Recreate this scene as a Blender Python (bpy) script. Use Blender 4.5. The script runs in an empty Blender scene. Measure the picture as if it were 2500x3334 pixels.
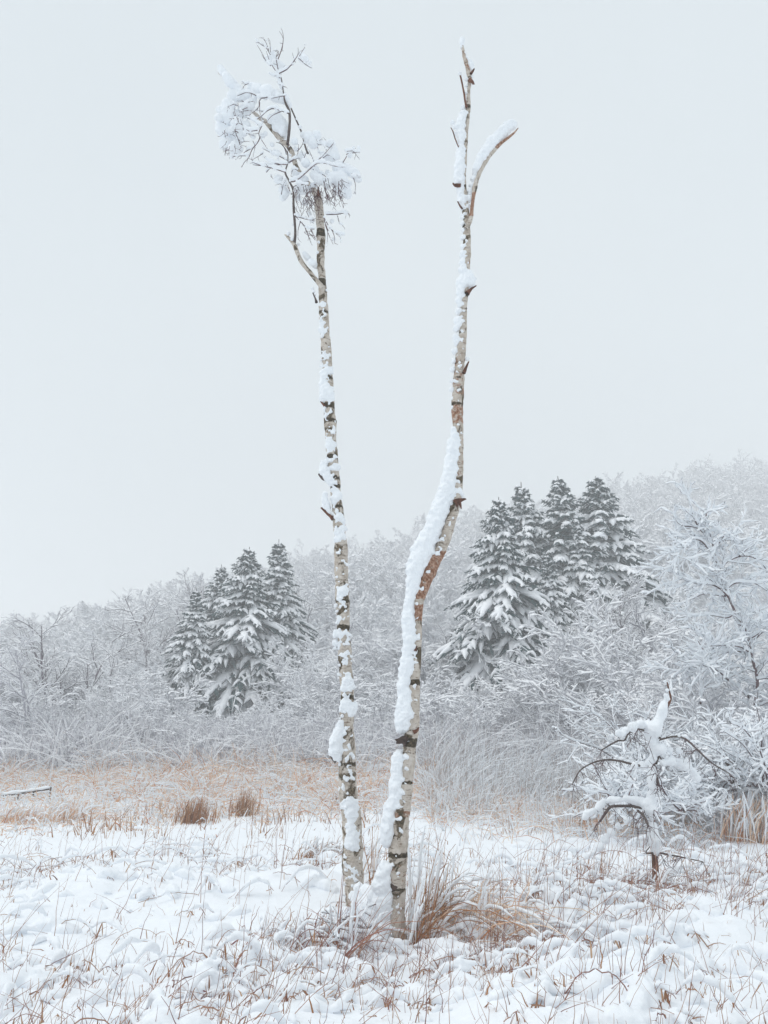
import bpy, math, random
import numpy as np
from mathutils import noise as mnoise, Vector

scene = bpy.context.scene
COL = scene.collection
R = math.radians
# ---------------------------------------------------------------- camera
F = 2518.0
PITCH = R(16.2)
CAMZ = 1.6
cd = bpy.data.cameras.new("camera")
cam = bpy.data.objects.new("camera", cd)
COL.objects.link(cam)
cam.location = (0, 0, CAMZ)
cam.rotation_euler = (R(90) + PITCH, 0, 0)
cd.sensor_fit = 'VERTICAL'
cd.angle = 2 * math.atan(1667.0 / F)
cd.clip_start = 0.1
cd.clip_end = 3000
scene.camera = cam
# ---------------------------------------------------------------- world: pale overcast sky
SUN_EL, SUN_AZ = R(60), R(-100)
world = bpy.data.worlds.new("World")
scene.world = world
world.use_nodes = True
nt = world.node_tree
nt.nodes.clear()
wo = nt.nodes.new("ShaderNodeOutputWorld")
sky = nt.nodes.new("ShaderNodeTexSky")
sky.sky_type = 'NISHITA'
sky.sun_disc = False
sky.sun_elevation = SUN_EL
sky.sun_rotation = SUN_AZ
sky.air_density = 1.0
sky.dust_density = 4.0
sky.ozone_density = 1.0
bg1 = nt.nodes.new("ShaderNodeBackground")
bg1.inputs[1].default_value = 0.05
nt.links.new(sky.outputs[0], bg1.inputs[0])
# the overcast: a cloud layer covering nearly all of the blue sky, with very faint tone differences
tc = nt.nodes.new("ShaderNodeTexCoord")
nz = nt.nodes.new("ShaderNodeTexNoise")
nz.inputs['Scale'].default_value = 1.3
nz.inputs['Detail'].default_value = 3
nt.links.new(tc.outputs['Generated'], nz.inputs['Vector'])
cr = nt.nodes.new("ShaderNodeValToRGB")
cr.color_ramp.elements[0].position = 0.3
cr.color_ramp.elements[0].color = (0.71, 0.785, 0.83, 1)
cr.color_ramp.elements[1].position = 0.7
cr.color_ramp.elements[1].color = (0.775, 0.845, 0.885, 1)
nt.links.new(nz.outputs['Fac'], cr.inputs[0])
bg2 = nt.nodes.new("ShaderNodeBackground")
nt.links.new(cr.outputs[0], bg2.inputs[0])
bg2.inputs[1].default_value = 0.90
mx = nt.nodes.new("ShaderNodeMixShader")
mx.inputs[0].default_value = 0.93
nt.links.new(bg1.outputs[0], mx.inputs[1])
nt.links.new(bg2.outputs[0], mx.inputs[2])
nt.links.new(mx.outputs[0], wo.inputs[0])
sd = bpy.data.lights.new("sun", 'SUN')
sd.energy = 1.15
sd.angle = R(40)
sd.color = (1.0, 0.975, 0.95)
sun = bpy.data.objects.new("sun", sd)
COL.objects.link(sun)
_d = Vector((math.sin(SUN_AZ) * math.cos(SUN_EL), math.cos(SUN_AZ) * math.cos(SUN_EL), math.sin(SUN_EL)))
sun.rotation_euler = (-_d).to_track_quat('-Z', 'Y').to_euler()
sun.location = (0, 0, 60)
vs = scene.view_settings
vs.view_transform = 'Standard'
try:
    vs.look = 'None'
except Exception:
    pass
vs.gamma = 1
vs.exposure = 0.17
vs.use_curve_mapping = False
cy = scene.cycles
cy.use_denoising = True
cy.max_bounces = 12
cy.diffuse_bounces = 8
cy.glossy_bounces = 2
cy.volume_bounces = 5
cy.transparent_max_bounces = 4
cy.caustics_reflective = False
cy.caustics_refractive = False
HAZE = 0.0045

# ---------------------------------------------------------------- helpers
rng = np.random.default_rng(11)
cP, sP = math.cos(PITCH), math.sin(PITCH)


def ray(px, py):
    u, v = (px - 1250) / F, (1667 - py) / F
    return np.array([u, cP - sP * v, sP + cP * v])


def at(px, py, Y):
    d = ray(px, py)
    return d * (Y / d[1]) + np.array([0, 0, CAMZ])


def link(o, parent=None, name=None):
    COL.objects.link(o)
    if parent is not None:
        o.parent = parent
    return o


def mesh_np(name, V, faces, mats, smooth=True):
    """V (n,3); faces: list of (array (m,k), material_index)"""
    me = bpy.data.meshes.new(name)
    me.vertices.add(len(V))
    me.vertices.foreach_set("co", np.asarray(V, dtype=np.float32).ravel())
    loops = np.concatenate([f.ravel() for f, _ in faces]).astype(np.int32)
    tot = np.concatenate([np.full(len(f), f.shape[1]) for f, _ in faces]).astype(np.int32)
    mi = np.concatenate([np.full(len(f), m) for f, m in faces]).astype(np.int32)
    start = np.concatenate([[0], np.cumsum(tot)[:-1]]).astype(np.int32)
    me.loops.add(len(loops))
    me.loops.foreach_set("vertex_index", loops)
    me.polygons.add(len(tot))
    me.polygons.foreach_set("loop_start", start)
    me.polygons.foreach_set("loop_total", tot)
    me.polygons.foreach_set("material_index", mi)
    me.polygons.foreach_set("use_smooth", np.full(len(tot), smooth, dtype=bool))
    for m in (mats if isinstance(mats, (list, tuple)) else [mats]):
        me.materials.append(m)
    me.update(calc_edges=True)
    return me


class Geo:
    """collects tubes, ribbons and blobs into one mesh"""
    def __init__(self):
        self.V, self.Fq, self.Ft, self.n = [], {}, {}, 0

    def add(self, V, F, mi=0):
        F = F + self.n
        (self.Fq if F.shape[1] == 4 else self.Ft).setdefault(mi, []).append(F)
        self.V.append(V)
        self.n += len(V)

    def tubes(self, P, Rd, sides=3, up=0.0, flat=1.0, mi=0, lump=0.0, rg=rng, cap=False):
        """P (N,K,3), Rd (N,K). up: shift upward by up*radius; flat squashes vertically"""
        P = np.asarray(P, float)
        Rd = np.asarray(Rd, float)
        if P.ndim == 2:
            P, Rd = P[None], Rd[None]
        N, K, _ = P.shape
        if N == 0:
            return
        T = np.gradient(P, axis=1)
        T /= np.linalg.norm(T, axis=2, keepdims=True) + 1e-9
        ref = np.zeros_like(T)
        ref[..., 2] = 1
        vert = np.abs(T[:, :, 2]).mean(axis=1) > 0.93
        ref[vert] = (0.0, 1.0, 0.0)
        S = np.cross(T, ref)
        S /= np.linalg.norm(S, axis=2, keepdims=True) + 1e-9
        Nn = np.cross(S, T)
        a = np.arange(sides) / sides * 2 * np.pi + math.pi / 2
        rr = Rd[:, :, None, None]
        if lump:
            rr = rr * (1 + lump * (rg.random((N, K, sides, 1)) - 0.5) * 2)
        C = P.copy()
        C[..., 2] += Rd * up
        V = C[:, :, None, :] + rr * (np.cos(a)[None, None, :, None] * S[:, :, None, :] + flat * np.sin(a)[None, None, :, None] * Nn[:, :, None, :])
        V = V.reshape(-1, 3)
        i = np.arange(K - 1)[:, None] * sides
        j = np.arange(sides)[None, :]
        q = np.stack([i + j, i + (j + 1) % sides, i + sides + (j + 1) % sides, i + sides + j], -1).reshape(-1, 4)
        q = (q[None] + (np.arange(N) * K * sides)[:, None, None]).reshape(-1, 4)
        self.add(V, q, mi)
        if cap and sides == 4:
            base = (np.arange(N) * K * sides)[:, None]
            self.Fq.setdefault(mi, []).append(base + np.array([[3, 2, 1, 0]]) + self.n - len(V))
            self.Fq.setdefault(mi, []).append(base + (K - 1) * sides + np.array([[0, 1, 2, 3]]) + self.n - len(V))

    def ribbons(self, P, W, mi=0, rg=rng, face=None):
        """flat blades with a fold: P (N,K,3), W (N,K) half widths"""
        N, K, _ = P.shape
        T = np.gradient(P, axis=1)
        T /= np.linalg.norm(T, axis=2, keepdims=True) + 1e-9
        if face is None:
            f = rg.normal(size=(N, 1, 3))
        else:
            f = face
        S = np.cross(T, f)
        S /= np.linalg.norm(S, axis=2, keepdims=True) + 1e-9
        V = np.stack([P - S * W[..., None], P + S * W[..., None]], 2).reshape(-1, 3)
        i = np.arange(K - 1) * 2
        q = np.stack([i, i + 1, i + 3, i + 2], -1)
        q = (q[None] + (np.arange(N) * K * 2)[:, None, None]).reshape(-1, 4)
        self.add(V, q, mi)

    def blobs(self, C, Sz, mi=0, rg=rng, lump=0.15):
        """low icospheres: C (N,3), Sz (N,3)"""
        bv, bf = ICO
        N = len(C)
        V = bv[None] * (1 + lump * rg.normal(size=(N, len(bv), 1))) * Sz[:, None, :] + C[:, None, :]
        Fc = (bf[None] + (np.arange(N) * len(bv))[:, None, None]).reshape(-1, 3)
        self.add(V.reshape(-1, 3), Fc, mi)

    def mesh(self, name, mats, smooth=True):
        faces = []
        for d in (self.Fq, self.Ft):
            for mi, l in d.items():
                faces.append((np.concatenate(l), mi))
        return mesh_np(name, np.concatenate(self.V), faces, mats, smooth)

    def build(self, name, mats, parent=None, smooth=True):
        o = bpy.data.objects.new(name, self.mesh(name, mats, smooth))
        return link(o, parent)


def _ico():
    import bmesh
    bm = bmesh.new()
    bmesh.ops.create_icosphere(bm, subdivisions=2, radius=1)
    v = np.array([x.co[:] for x in bm.verts])
    f = np.array([[y.index for y in x.verts] for x in bm.faces])
    bm.free()
    bm = bmesh.new()
    bmesh.ops.create_icosphere(bm, subdivisions=1, radius=1)
    v1 = np.array([x.co[:] for x in bm.verts])
    f1 = np.array([[y.index for y in x.verts] for x in bm.faces])
    bm.free()
    return (v, f), (v1, f1)


ICO2, ICO = _ico()


def thing(name, label, cat, loc=(0, 0, 0), group=None):
    o = bpy.data.objects.new(name, None)
    o.empty_display_size = 0.2
    o.location = loc
    COL.objects.link(o)
    o["label"] = label
    o["category"] = cat
    if group:
        o["group"] = group
    return o


def tag(o, label=None, cat=None, group=None, kind=None):
    for k, v in (("label", label), ("category", cat), ("group", group), ("kind", kind)):
        if v:
            o[k] = v
    return o


def dup(root, loc, rz, sc, label=None, group=None):
    r = root.copy()
    COL.objects.link(r)
    r.location = loc
    r.rotation_euler = (0, 0, rz)
    r.scale = sc if hasattr(sc, "__len__") else (sc, sc, sc)
    if label:
        r["label"] = label
    if group:
        r["group"] = group
    for ch in list(root.children):
        c = ch.copy()
        COL.objects.link(c)
        c.parent = r
    return r


def recenter(root, meshes_objs):
    """mesh coordinates were given in world space: make them relative to the root"""
    off = np.array(root.location)
    for o in meshes_objs:
        n = len(o.data.vertices)
        a = np.empty(n * 3, dtype=np.float32)
        o.data.vertices.foreach_get("co", a)
        a = (a.reshape(-1, 3) - off).astype(np.float32)
        o.data.vertices.foreach_set("co", a.ravel())
        o.data.update()


def vnoise(x, y, seed=0):
    xi, yi = np.floor(x).astype(np.int64), np.floor(y).astype(np.int64)
    fx, fy = x - xi, y - yi
    fx, fy = fx * fx * fx * (fx * (fx * 6 - 15) + 10), fy * fy * fy * (fy * (fy * 6 - 15) + 10)
    def h(a, b):
        n = (a * 374761393 + b * 668265263 + seed * 1442695041) & 0xffffffff
        n = ((n ^ (n >> 13)) * 1274126177) & 0xffffffff
        return ((n ^ (n >> 16)) & 0xffff) / 65535.0
    a, b, c, d = h(xi, yi), h(xi + 1, yi), h(xi, yi + 1), h(xi + 1, yi + 1)
    return (a * (1 - fx) + b * fx) * (1 - fy) + (c * (1 - fx) + d * fx) * fy


def fbm(x, y, o=3, seed=0):
    s, a, t = 0, 1.0, 0
    for i in range(o):
        s = s + a * vnoise(x * 2 ** i + 17 * i, y * 2 ** i - 31 * i, seed + i)
        t += a
        a *= 0.5
    return s / t


def pillow(x, y, seed=0):
    """rounded snow cushions: distance to the nearest scattered centre, 1 at centre, 0 in the creases"""
    xi, yi = np.floor(x).astype(np.int64), np.floor(y).astype(np.int64)
    best = np.full(x.shape, 9.0)
    for dx in (-1, 0, 1):
        for dy in (-1, 0, 1):
            a, b = xi + dx, yi + dy
            n = (a * 374761393 + b * 668265263 + seed * 982451653) & 0xffffffff
            n = ((n ^ (n >> 13)) * 1274126177) & 0xffffffff
            n2 = ((n ^ (n >> 15)) * 2246822519) & 0xffffffff
            cx = a + ((n ^ (n >> 16)) & 0xffff) / 65535.0
            cyy = b + ((n2 ^ (n2 >> 16)) & 0xffff) / 65535.0
            best = np.minimum(best, (x - cx) ** 2 + (y - cyy) ** 2)
    return 1 - np.sqrt(np.minimum(best, 1.0)) ** 1.7


# ---------------------------------------------------------------- materials
def new_mat(name):
    m = bpy.data.materials.new(name)
    m.use_nodes = True
    t = m.node_tree
    b = t.nodes["Principled BSDF"]
    return m, t, b


def ramp(t, stops, src=None):
    r = t.nodes.new("ShaderNodeValToRGB")
    e = r.color_ramp.elements
    while len(e) < len(stops):
        e.new(0.5)
    for k, (p, c) in enumerate(stops):
        e[k].position = p
        e[k].color = (*c, 1)
    if src is not None:
        t.links.new(src, r.inputs[0])
    return r


def noise_node(t, scale, detail=3, rough=0.5, vec=None, dist=0):
    n = t.nodes.new("ShaderNodeTexNoise")
    n.inputs['Scale'].default_value = scale
    n.inputs['Detail'].default_value = detail
    n.inputs['Roughness'].default_value = rough
    n.inputs['Distortion'].default_value = dist
    if vec is not None:
        t.links.new(vec, n.inputs['Vector'])
    return n


def objcoord(t, scale=(1, 1, 1)):
    c = t.nodes.new("ShaderNodeTexCoord")
    mp = t.nodes.new("ShaderNodeMapping")
    mp.inputs['Scale'].default_value = scale
    t.links.new(c.outputs['Object'], mp.inputs['Vector'])
    return mp.outputs[0]


def bump(t, b, h, strength, dist):
    n = t.nodes.new("ShaderNodeBump")
    n.inputs['Strength'].default_value = strength
    n.inputs['Distance'].default_value = dist
    t.links.new(h, n.inputs['Height'])
    t.links.new(n.outputs[0], b.inputs['Normal'])


def snow_mat(name, scale, dist, col=(0.90, 0.925, 0.955), sss=0.0):
    m, t, b = new_mat(name)
    b.inputs['Roughness'].default_value = 0.75
    b.inputs['Specular IOR Level'].default_value = 0.2
    v = objcoord(t)
    n1 = noise_node(t, scale, 5, 0.6, v)
    r = ramp(t, [(0.3, tuple(c * 0.965 for c in col)), (0.65, col)], n1.outputs['Fac'])
    t.links.new(r.outputs[0], b.inputs['Base Color'])
    bump(t, b, n1.outputs['Fac'], 0.6, dist)
    return m


M = {}
M['snow'] = snow_mat("snow_on_ground", 9, 0.03)
M['snow_fine'] = snow_mat("snow_clinging", 28, 0.02)
M['snow_far'] = snow_mat("snow_on_twigs", 2, 0.02, (0.94, 0.945, 0.965))


def flat_mat(name, stops, scale=5, per_island=False, rough=0.8, bumpd=0.0, vec=(1, 1, 1), trans=0.0):
    m, t, b = new_mat(name)
    b.inputs['Roughness'].default_value = rough
    b.inputs['Specular IOR Level'].default_value = 0.2
    n = noise_node(t, scale, 4, 0.6, objcoord(t, vec))
    src = n.outputs['Fac']
    if per_island:
        g = t.nodes.new("ShaderNodeNewGeometry")
        src = g.outputs['Random Per Island']
    r = ramp(t, stops, src)
    t.links.new(r.outputs[0], b.inputs['Base Color'])
    if bumpd:
        bump(t, b, n.outputs['Fac'], 0.8, bumpd)
    return m


M['dark_bark'] = flat_mat("dark_bark", [(0.3, (0.055, 0.042, 0.04)), (0.6, (0.14, 0.11, 0.10))], 30, bumpd=0.01)
M['twig'] = flat_mat("purple_twig", [(0.0, (0.075, 0.038, 0.045)), (1.0, (0.17, 0.11, 0.115))], 9, True)
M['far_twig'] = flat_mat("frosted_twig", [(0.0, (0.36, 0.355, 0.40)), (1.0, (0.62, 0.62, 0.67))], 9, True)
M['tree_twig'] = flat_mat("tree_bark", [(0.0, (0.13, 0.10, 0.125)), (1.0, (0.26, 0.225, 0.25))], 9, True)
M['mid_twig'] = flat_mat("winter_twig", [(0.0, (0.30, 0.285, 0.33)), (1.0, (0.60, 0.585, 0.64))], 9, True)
M['needle'] = flat_mat("spruce_needles", [(0.0, (0.012, 0.042, 0.046)), (0.7, (0.032, 0.072, 0.078)), (1.0, (0.09, 0.125, 0.135))], 4, True)
M['tan'] = flat_mat("dry_tan_grass", [(0.0, (0.70, 0.47, 0.34)), (0.45, (0.84, 0.68, 0.53)), (0.8, (0.68, 0.37, 0.21)), (1.0, (0.48, 0.17, 0.07))], 4, True)
M['orange'] = flat_mat("rust_leaf", [(0.0, (0.42, 0.20, 0.085)), (0.45, (0.28, 0.13, 0.07)), (0.75, (0.58, 0.38, 0.24)), (1.0, (0.15, 0.06, 0.05))], 4, True)
M['stalk'] = flat_mat("reddish_stalk", [(0.0, (0.30, 0.13, 0.10)), (0.35, (0.42, 0.24, 0.16)), (0.65, (0.20, 0.07, 0.075)), (1.0, (0.50, 0.34, 0.23))], 4, True)
M['reed'] = flat_mat("grey_reed", [(0.0, (0.40, 0.35, 0.34)), (0.6, (0.55, 0.47, 0.43)), (1.0, (0.28, 0.22, 0.21))], 4, True)
M['rust_wood'] = flat_mat("broken_rust_wood", [(0.3, (0.07, 0.035, 0.025)), (0.55, (0.15, 0.062, 0.038)), (0.75, (0.27, 0.15, 0.10))], 20, bumpd=0.01, vec=(1, 1, 0.3))
M['rotten'] = flat_mat("dark_rotten_wood", [(0.3, (0.03, 0.022, 0.02)), (0.6, (0.09, 0.06, 0.05))], 14, bumpd=0.02)


def birch_mat(name, patch=0.5, rust=None):
    m, t, b = new_mat(name)
    b.inputs['Roughness'].default_value = 0.75
    b.inputs['Specular IOR Level'].default_value = 0.2
    v = objcoord(t)
    vl = objcoord(t, (1, 1, 5.0))
    vm = objcoord(t, (1, 1, 0.8))
    base = noise_node(t, 14, 5, 0.65, v)
    rb = ramp(t, [(0.3, (0.40, 0.335, 0.275)), (0.5, (0.56, 0.495, 0.43)), (0.72, (0.68, 0.63, 0.58))], base.outputs['Fac'])
    lent = noise_node(t, 16, 3, 0.6, vl)
    rl = ramp(t, [(0.57, (0, 0, 0)), (0.66, (1, 1, 1))], lent.outputs['Fac'])
    mix1 = t.nodes.new("ShaderNodeMixRGB")
    t.links.new(rl.outputs[0], mix1.inputs[0])
    t.links.new(rb.outputs[0], mix1.inputs[1])
    mix1.inputs[2].default_value = (0.22, 0.16, 0.12, 1)
    # olive brown patches where old branches were shed
    pn = noise_node(t, 6.5, 4, 0.6, vm, 0.6)
    rp = ramp(t, [(patch, (0, 0, 0)), (patch + 0.05, (1, 1, 1))], pn.outputs['Fac'])
    pc = noise_node(t, 40, 4, 0.7, v)
    rpc = ramp(t, [(0.35, (0.055, 0.045, 0.03)), (0.5, (0.10, 0.075, 0.045)), (0.68, (0.27, 0.21, 0.15))], pc.outputs['Fac'])
    mix2 = t.nodes.new("ShaderNodeMixRGB")
    t.links.new(rp.outputs[0], mix2.inputs[0])
    t.links.new(mix1.outputs[0], mix2.inputs[1])
    t.links.new(rpc.outputs[0], mix2.inputs[2])
    last = mix2
    # per-vertex colours of the wood itself: red = peeled rusty wood, green = dark old bark
    at_ = t.nodes.new("ShaderNodeAttribute")
    at_.attribute_name = "bare"
    sp = t.nodes.new("ShaderNodeSeparateColor")
    t.links.new(at_.outputs['Color'], sp.inputs[0])
    for out, cols in ((0, [(0.35, (0.13, 0.05, 0.025)), (0.5, (0.30, 0.155, 0.095)), (0.62, (0.52, 0.36, 0.28))]),
                      (1, [(0.35, (0.022, 0.016, 0.012)), (0.55, (0.075, 0.058, 0.034)), (0.72, (0.22, 0.17, 0.12))])):
        ad = t.nodes.new("ShaderNodeMath")
        ad.operation = 'ADD'
        t.links.new(sp.outputs[out], ad.inputs[0])
        nn = noise_node(t, 22, 4, 0.65, v)
        t.links.new(nn.outputs['Fac'], ad.inputs[1])
        mr = ramp(t, [(0.86, (0, 0, 0)), (0.98, (1, 1, 1))], ad.outputs[0])
        rc = ramp(t, cols, noise_node(t, 45, 4, 0.7, v).outputs['Fac'])
        mm = t.nodes.new("ShaderNodeMixRGB")
        t.links.new(mr.outputs[0], mm.inputs[0])
        t.links.new(last.outputs[0], mm.inputs[1])
        t.links.new(rc.outputs[0], mm.inputs[2])
        last = mm
    t.links.new(last.outputs[0], b.inputs['Base Color'])
    bump(t, b, pc.outputs['Fac'], 0.7, 0.012)
    return m


M['birch'] = birch_mat("birch_bark", 0.55)

# ---------------------------------------------------------------- terrain
RIDGE = [(-600, 2210, 190), (0, 2105, 185), (250, 2050, 180), (480, 1970, 175), (700, 1900, 170), (1000, 1800, 165), (1300, 1735, 165),
         (1550, 1660, 165), (1900, 1580, 165), (2100, 1535, 165), (2350, 1490, 165), (2500, 1500, 165), (3100, 1530, 165)]
_ra, _rh = [], []
for px, py, Y in RIDGE:
    d = ray(px, py)
    _ra.append(d[0] / d[1])
    _rh.append(CAMZ + d[2] / d[1] * Y)
_ra, _rh = np.array(_ra), np.array(_rh)
YR = 168.0


def hill(x, y):
    a = x / np.maximum(np.abs(y), 1.0)
    H = np.interp(a, _ra, _rh) - 7.5
    t = np.clip((y - 34) / (YR - 34), 0, 1.25)
    s = np.where(t < 1, t ** 1.25, 1 - (t - 1) * 0.35)
    h = H * s
    far = np.clip((y - 210) / 200, 0, 1)
    return h * (1 - far * 0.3) + 0.6 * np.clip((y - 16) / 13, 0, 1)


def ground(x, y):
    x, y = np.asarray(x, float), np.asarray(y, float)
    h = hill(x, y)
    near = np.clip((26 - y) / 8, 0, 1)
    r = np.hypot(x, y)
    nearw = np.clip(1.3 - r / 26, 0, 1)
    base = (fbm(x * 0.22, y * 0.22, 3, 5) - 0.5) * 0.22
    # cushions of snow over the flattened grass, calmer in open lanes
    lane = np.clip((fbm(x * 0.35 + 9, y * 0.5, 2, 3) - 0.36) * 4.5, 0.22, 1)
    calm = np.clip((13.5 - y) / 3.5, 0.3, 1)
    wx, wy = x + 0.15 * fbm(x * 2, y * 2, 2, 8), y + 0.15 * fbm(x * 2, y * 2, 2, 9)
    p1 = pillow(wx * 1.15, wy * 1.5 + 0.2 * x, 1)
    p2 = pillow(wx * 2.6 + 3, wy * 3.4, 2)
    p3 = pillow(wx * 6.2, wy * 7.5, 3)
    m2 = np.clip((fbm(x * 0.9, y * 0.9, 2, 21) - 0.42) * 4.5, 0.05, 1.3)
    m3 = np.clip((fbm(x * 1.3, y * 1.3, 2, 31) - 0.5) * 6, 0.0, 1.2)
    p0 = pillow(wx * 0.55 + 7, wy * 0.8, 6)
    lumps = lane * calm * (0.09 * p0 + 0.085 * p1 + 0.085 * p2 * m2 + 0.045 * p3 * m3) + 0.006 * fbm(x * 14, y * 14, 2, 41)
    far = np.clip((y - 30) / 30, 0, 1) * (fbm(x * 0.06, y * 0.06, 3, 77) - 0.5) * 3
    lumps = lumps * (1 - 0.85 * np.exp(-((x - 0.14) / 0.5) ** 2 - ((y - 6.6) / 0.9) ** 2))
    base = base - 0.05 * np.exp(-((x - 0.14) / 0.5) ** 2 - ((y - 6.6) / 1.0) ** 2)
    # trampled, snow-banked feet of the two birch snags
    z = h + (base + lumps * 1.15 - 0.06) * nearw + far
    return z


def gz(x, y):
    return float(ground(np.array([x]), np.array([y]))[0])


fine = np.radians(np.arange(-37, 37.01, 0.16))
coarse = np.radians(np.arange(42, 319, 5.0))
ang = np.concatenate([fine, coarse])
rad = [0.0001, 0.5, 1.0, 1.6, 2.2, 2.7]
while rad[-1] < 22:
    rad.append(rad[-1] * 1.0052)
while rad[-1] < 700:
    rad.append(rad[-1] * 1.045)
rad = np.array(rad)
RR, AA = np.meshgrid(rad, ang, indexing='ij')
GX, GY = RR * np.sin(AA), RR * np.cos(AA)
GZ = ground(GX, GY)
nR, nA = GX.shape
ii = np.arange(nR - 1)[:, None] * nA
jj = np.arange(nA)[None, :]
q = np.stack([ii + jj, ii + nA + jj, ii + nA + (jj + 1) % nA, ii + (jj + 1) % nA], -1).reshape(-1, 4)
gm = mesh_np("snowy_ground", np.stack([GX, GY, GZ], -1).reshape(-1, 3), [(q, 0)], M['snow'])
go = link(bpy.data.objects.new("ground", gm))
tag(go, kind="structure")


def pix_ground(px, py, z=0.05):
    d = ray(px, py)
    k = (z - CAMZ) / d[2]
    return d[0] * k, d[1] * k


# ---------------------------------------------------------------- snow built as merged soft lumps
def remesh_blobs(name, C, Rr, voxel, mat, parent, lump=0.22, sub=4, dsp=0.35, seed=1, nscale=None, smooth_it=5, chain=1.0, off=0.60, rlo=0.35, rhi=0.6):
    rg = np.random.default_rng(seed)
    C, Rr = np.asarray(C, float), np.asarray(Rr, float)
    if chain:
        d = np.linalg.norm(np.diff(C, axis=0), axis=1)
        ok = d < chain * (Rr[1:] + Rr[:-1])
        ex, er = [C], [Rr]
        for u in (0.25, 0.5, 0.75):
            ex.append((C[:-1] * (1 - u) + C[1:] * u)[ok])
            er.append((Rr[:-1] * (1 - u) + Rr[1:] * u)[ok] * 0.97)
        C, Rr = np.concatenate(ex), np.concatenate(er)
    n = len(C)
    Cs, Rs = [C], [Rr]
    big = Rr > voxel * 2.2
    for _ in range(sub):
        d = rg.normal(size=(n, 3))
        d /= np.linalg.norm(d, axis=1, keepdims=True)
        Cs.append((C + d * Rr[:, None] * off)[big])
        Rs.append((Rr * rg.uniform(rlo, rhi, n))[big])
    C2, R2 = np.concatenate(Cs), np.concatenate(Rs)
    bv, bf = ICO2
    V = (bv[None] * R2[:, None, None] + C2[:, None, :]).reshape(-1, 3)
    Fc = (bf[None] + (np.arange(len(C2)) * len(bv))[:, None, None]).reshape(-1, 3)
    me = mesh_np(name, V, [(Fc, 0)], mat)
    o = bpy.data.objects.new(name, me)
    COL.objects.link(o)
    md = o.modifiers.new("r", 'REMESH')
    md.mode = 'VOXEL'
    md.voxel_size = voxel
    md.use_smooth_shade = True
    sm = o.modifiers.new("s", 'SMOOTH')
    sm.factor = 0.5
    sm.iterations = smooth_it
    dg = bpy.context.evaluated_depsgraph_get()
    ev = o.evaluated_get(dg)
    m2 = bpy.data.meshes.new_from_object(ev)
    o.modifiers.clear()
    old = o.data
    o.data = m2
    bpy.data.meshes.remove(old)
    o.name = name
    nv = len(m2.vertices)
    co = np.empty(nv * 3, dtype=np.float32)
    no = np.empty(nv * 3, dtype=np.float32)
    m2.vertices.foreach_get("co", co)
    m2.vertex_normals.foreach_get("vector", no)
    co, no = co.reshape(-1, 3), no.reshape(-1, 3)
    ns = nscale or 1.0 / (voxel * 6)
    am = voxel * dsp
    disp = np.array([mnoise.noise(Vector(p) * ns) + 0.6 * mnoise.noise(Vector(p) * ns * 2.3) for p in co.tolist()])
    co = co + no * (disp * am * 2)[:, None]
    m2.vertices.foreach_set("co", co.astype(np.float32).ravel())
    m2.update()
    m2.polygons.foreach_set("use_smooth", np.ones(len(m2.polygons), dtype=bool))
    if len(m2.materials) == 0:
        m2.materials.append(mat)
    o.parent = parent
    o["kind"] = "stuff"
    return o


def resample(P, step):
    """P list of (x,y,z,r): smooth path with about step spacing"""
    P = np.asarray(P, float)
    d = np.concatenate([[0], np.cumsum(np.linalg.norm(np.diff(P[:, :3], axis=0), axis=1))])
    n = max(3, int(d[-1] / step) + 1)
    t = np.linspace(0, d[-1], n)
    # catmull-rom in parameter d
    out = np.empty((n, P.shape[1]))
    idx = np.clip(np.searchsorted(d, t, side='right') - 1, 0, len(P) - 2)
    for k in range(n):
        i = idx[k]
        p0, p1, p2, p3 = P[max(i - 1, 0)], P[i], P[i + 1], P[min(i + 2, len(P) - 1)]
        u = (t[k] - d[i]) / max(d[i + 1] - d[i], 1e-9)
        out[k] = 0.5 * ((2 * p1) + (-p0 + p2) * u + (2 * p0 - 5 * p1 + 4 * p2 - p3) * u * u + (-p0 + 3 * p1 - 3 * p2 + p3) * u ** 3)
    return out


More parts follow.
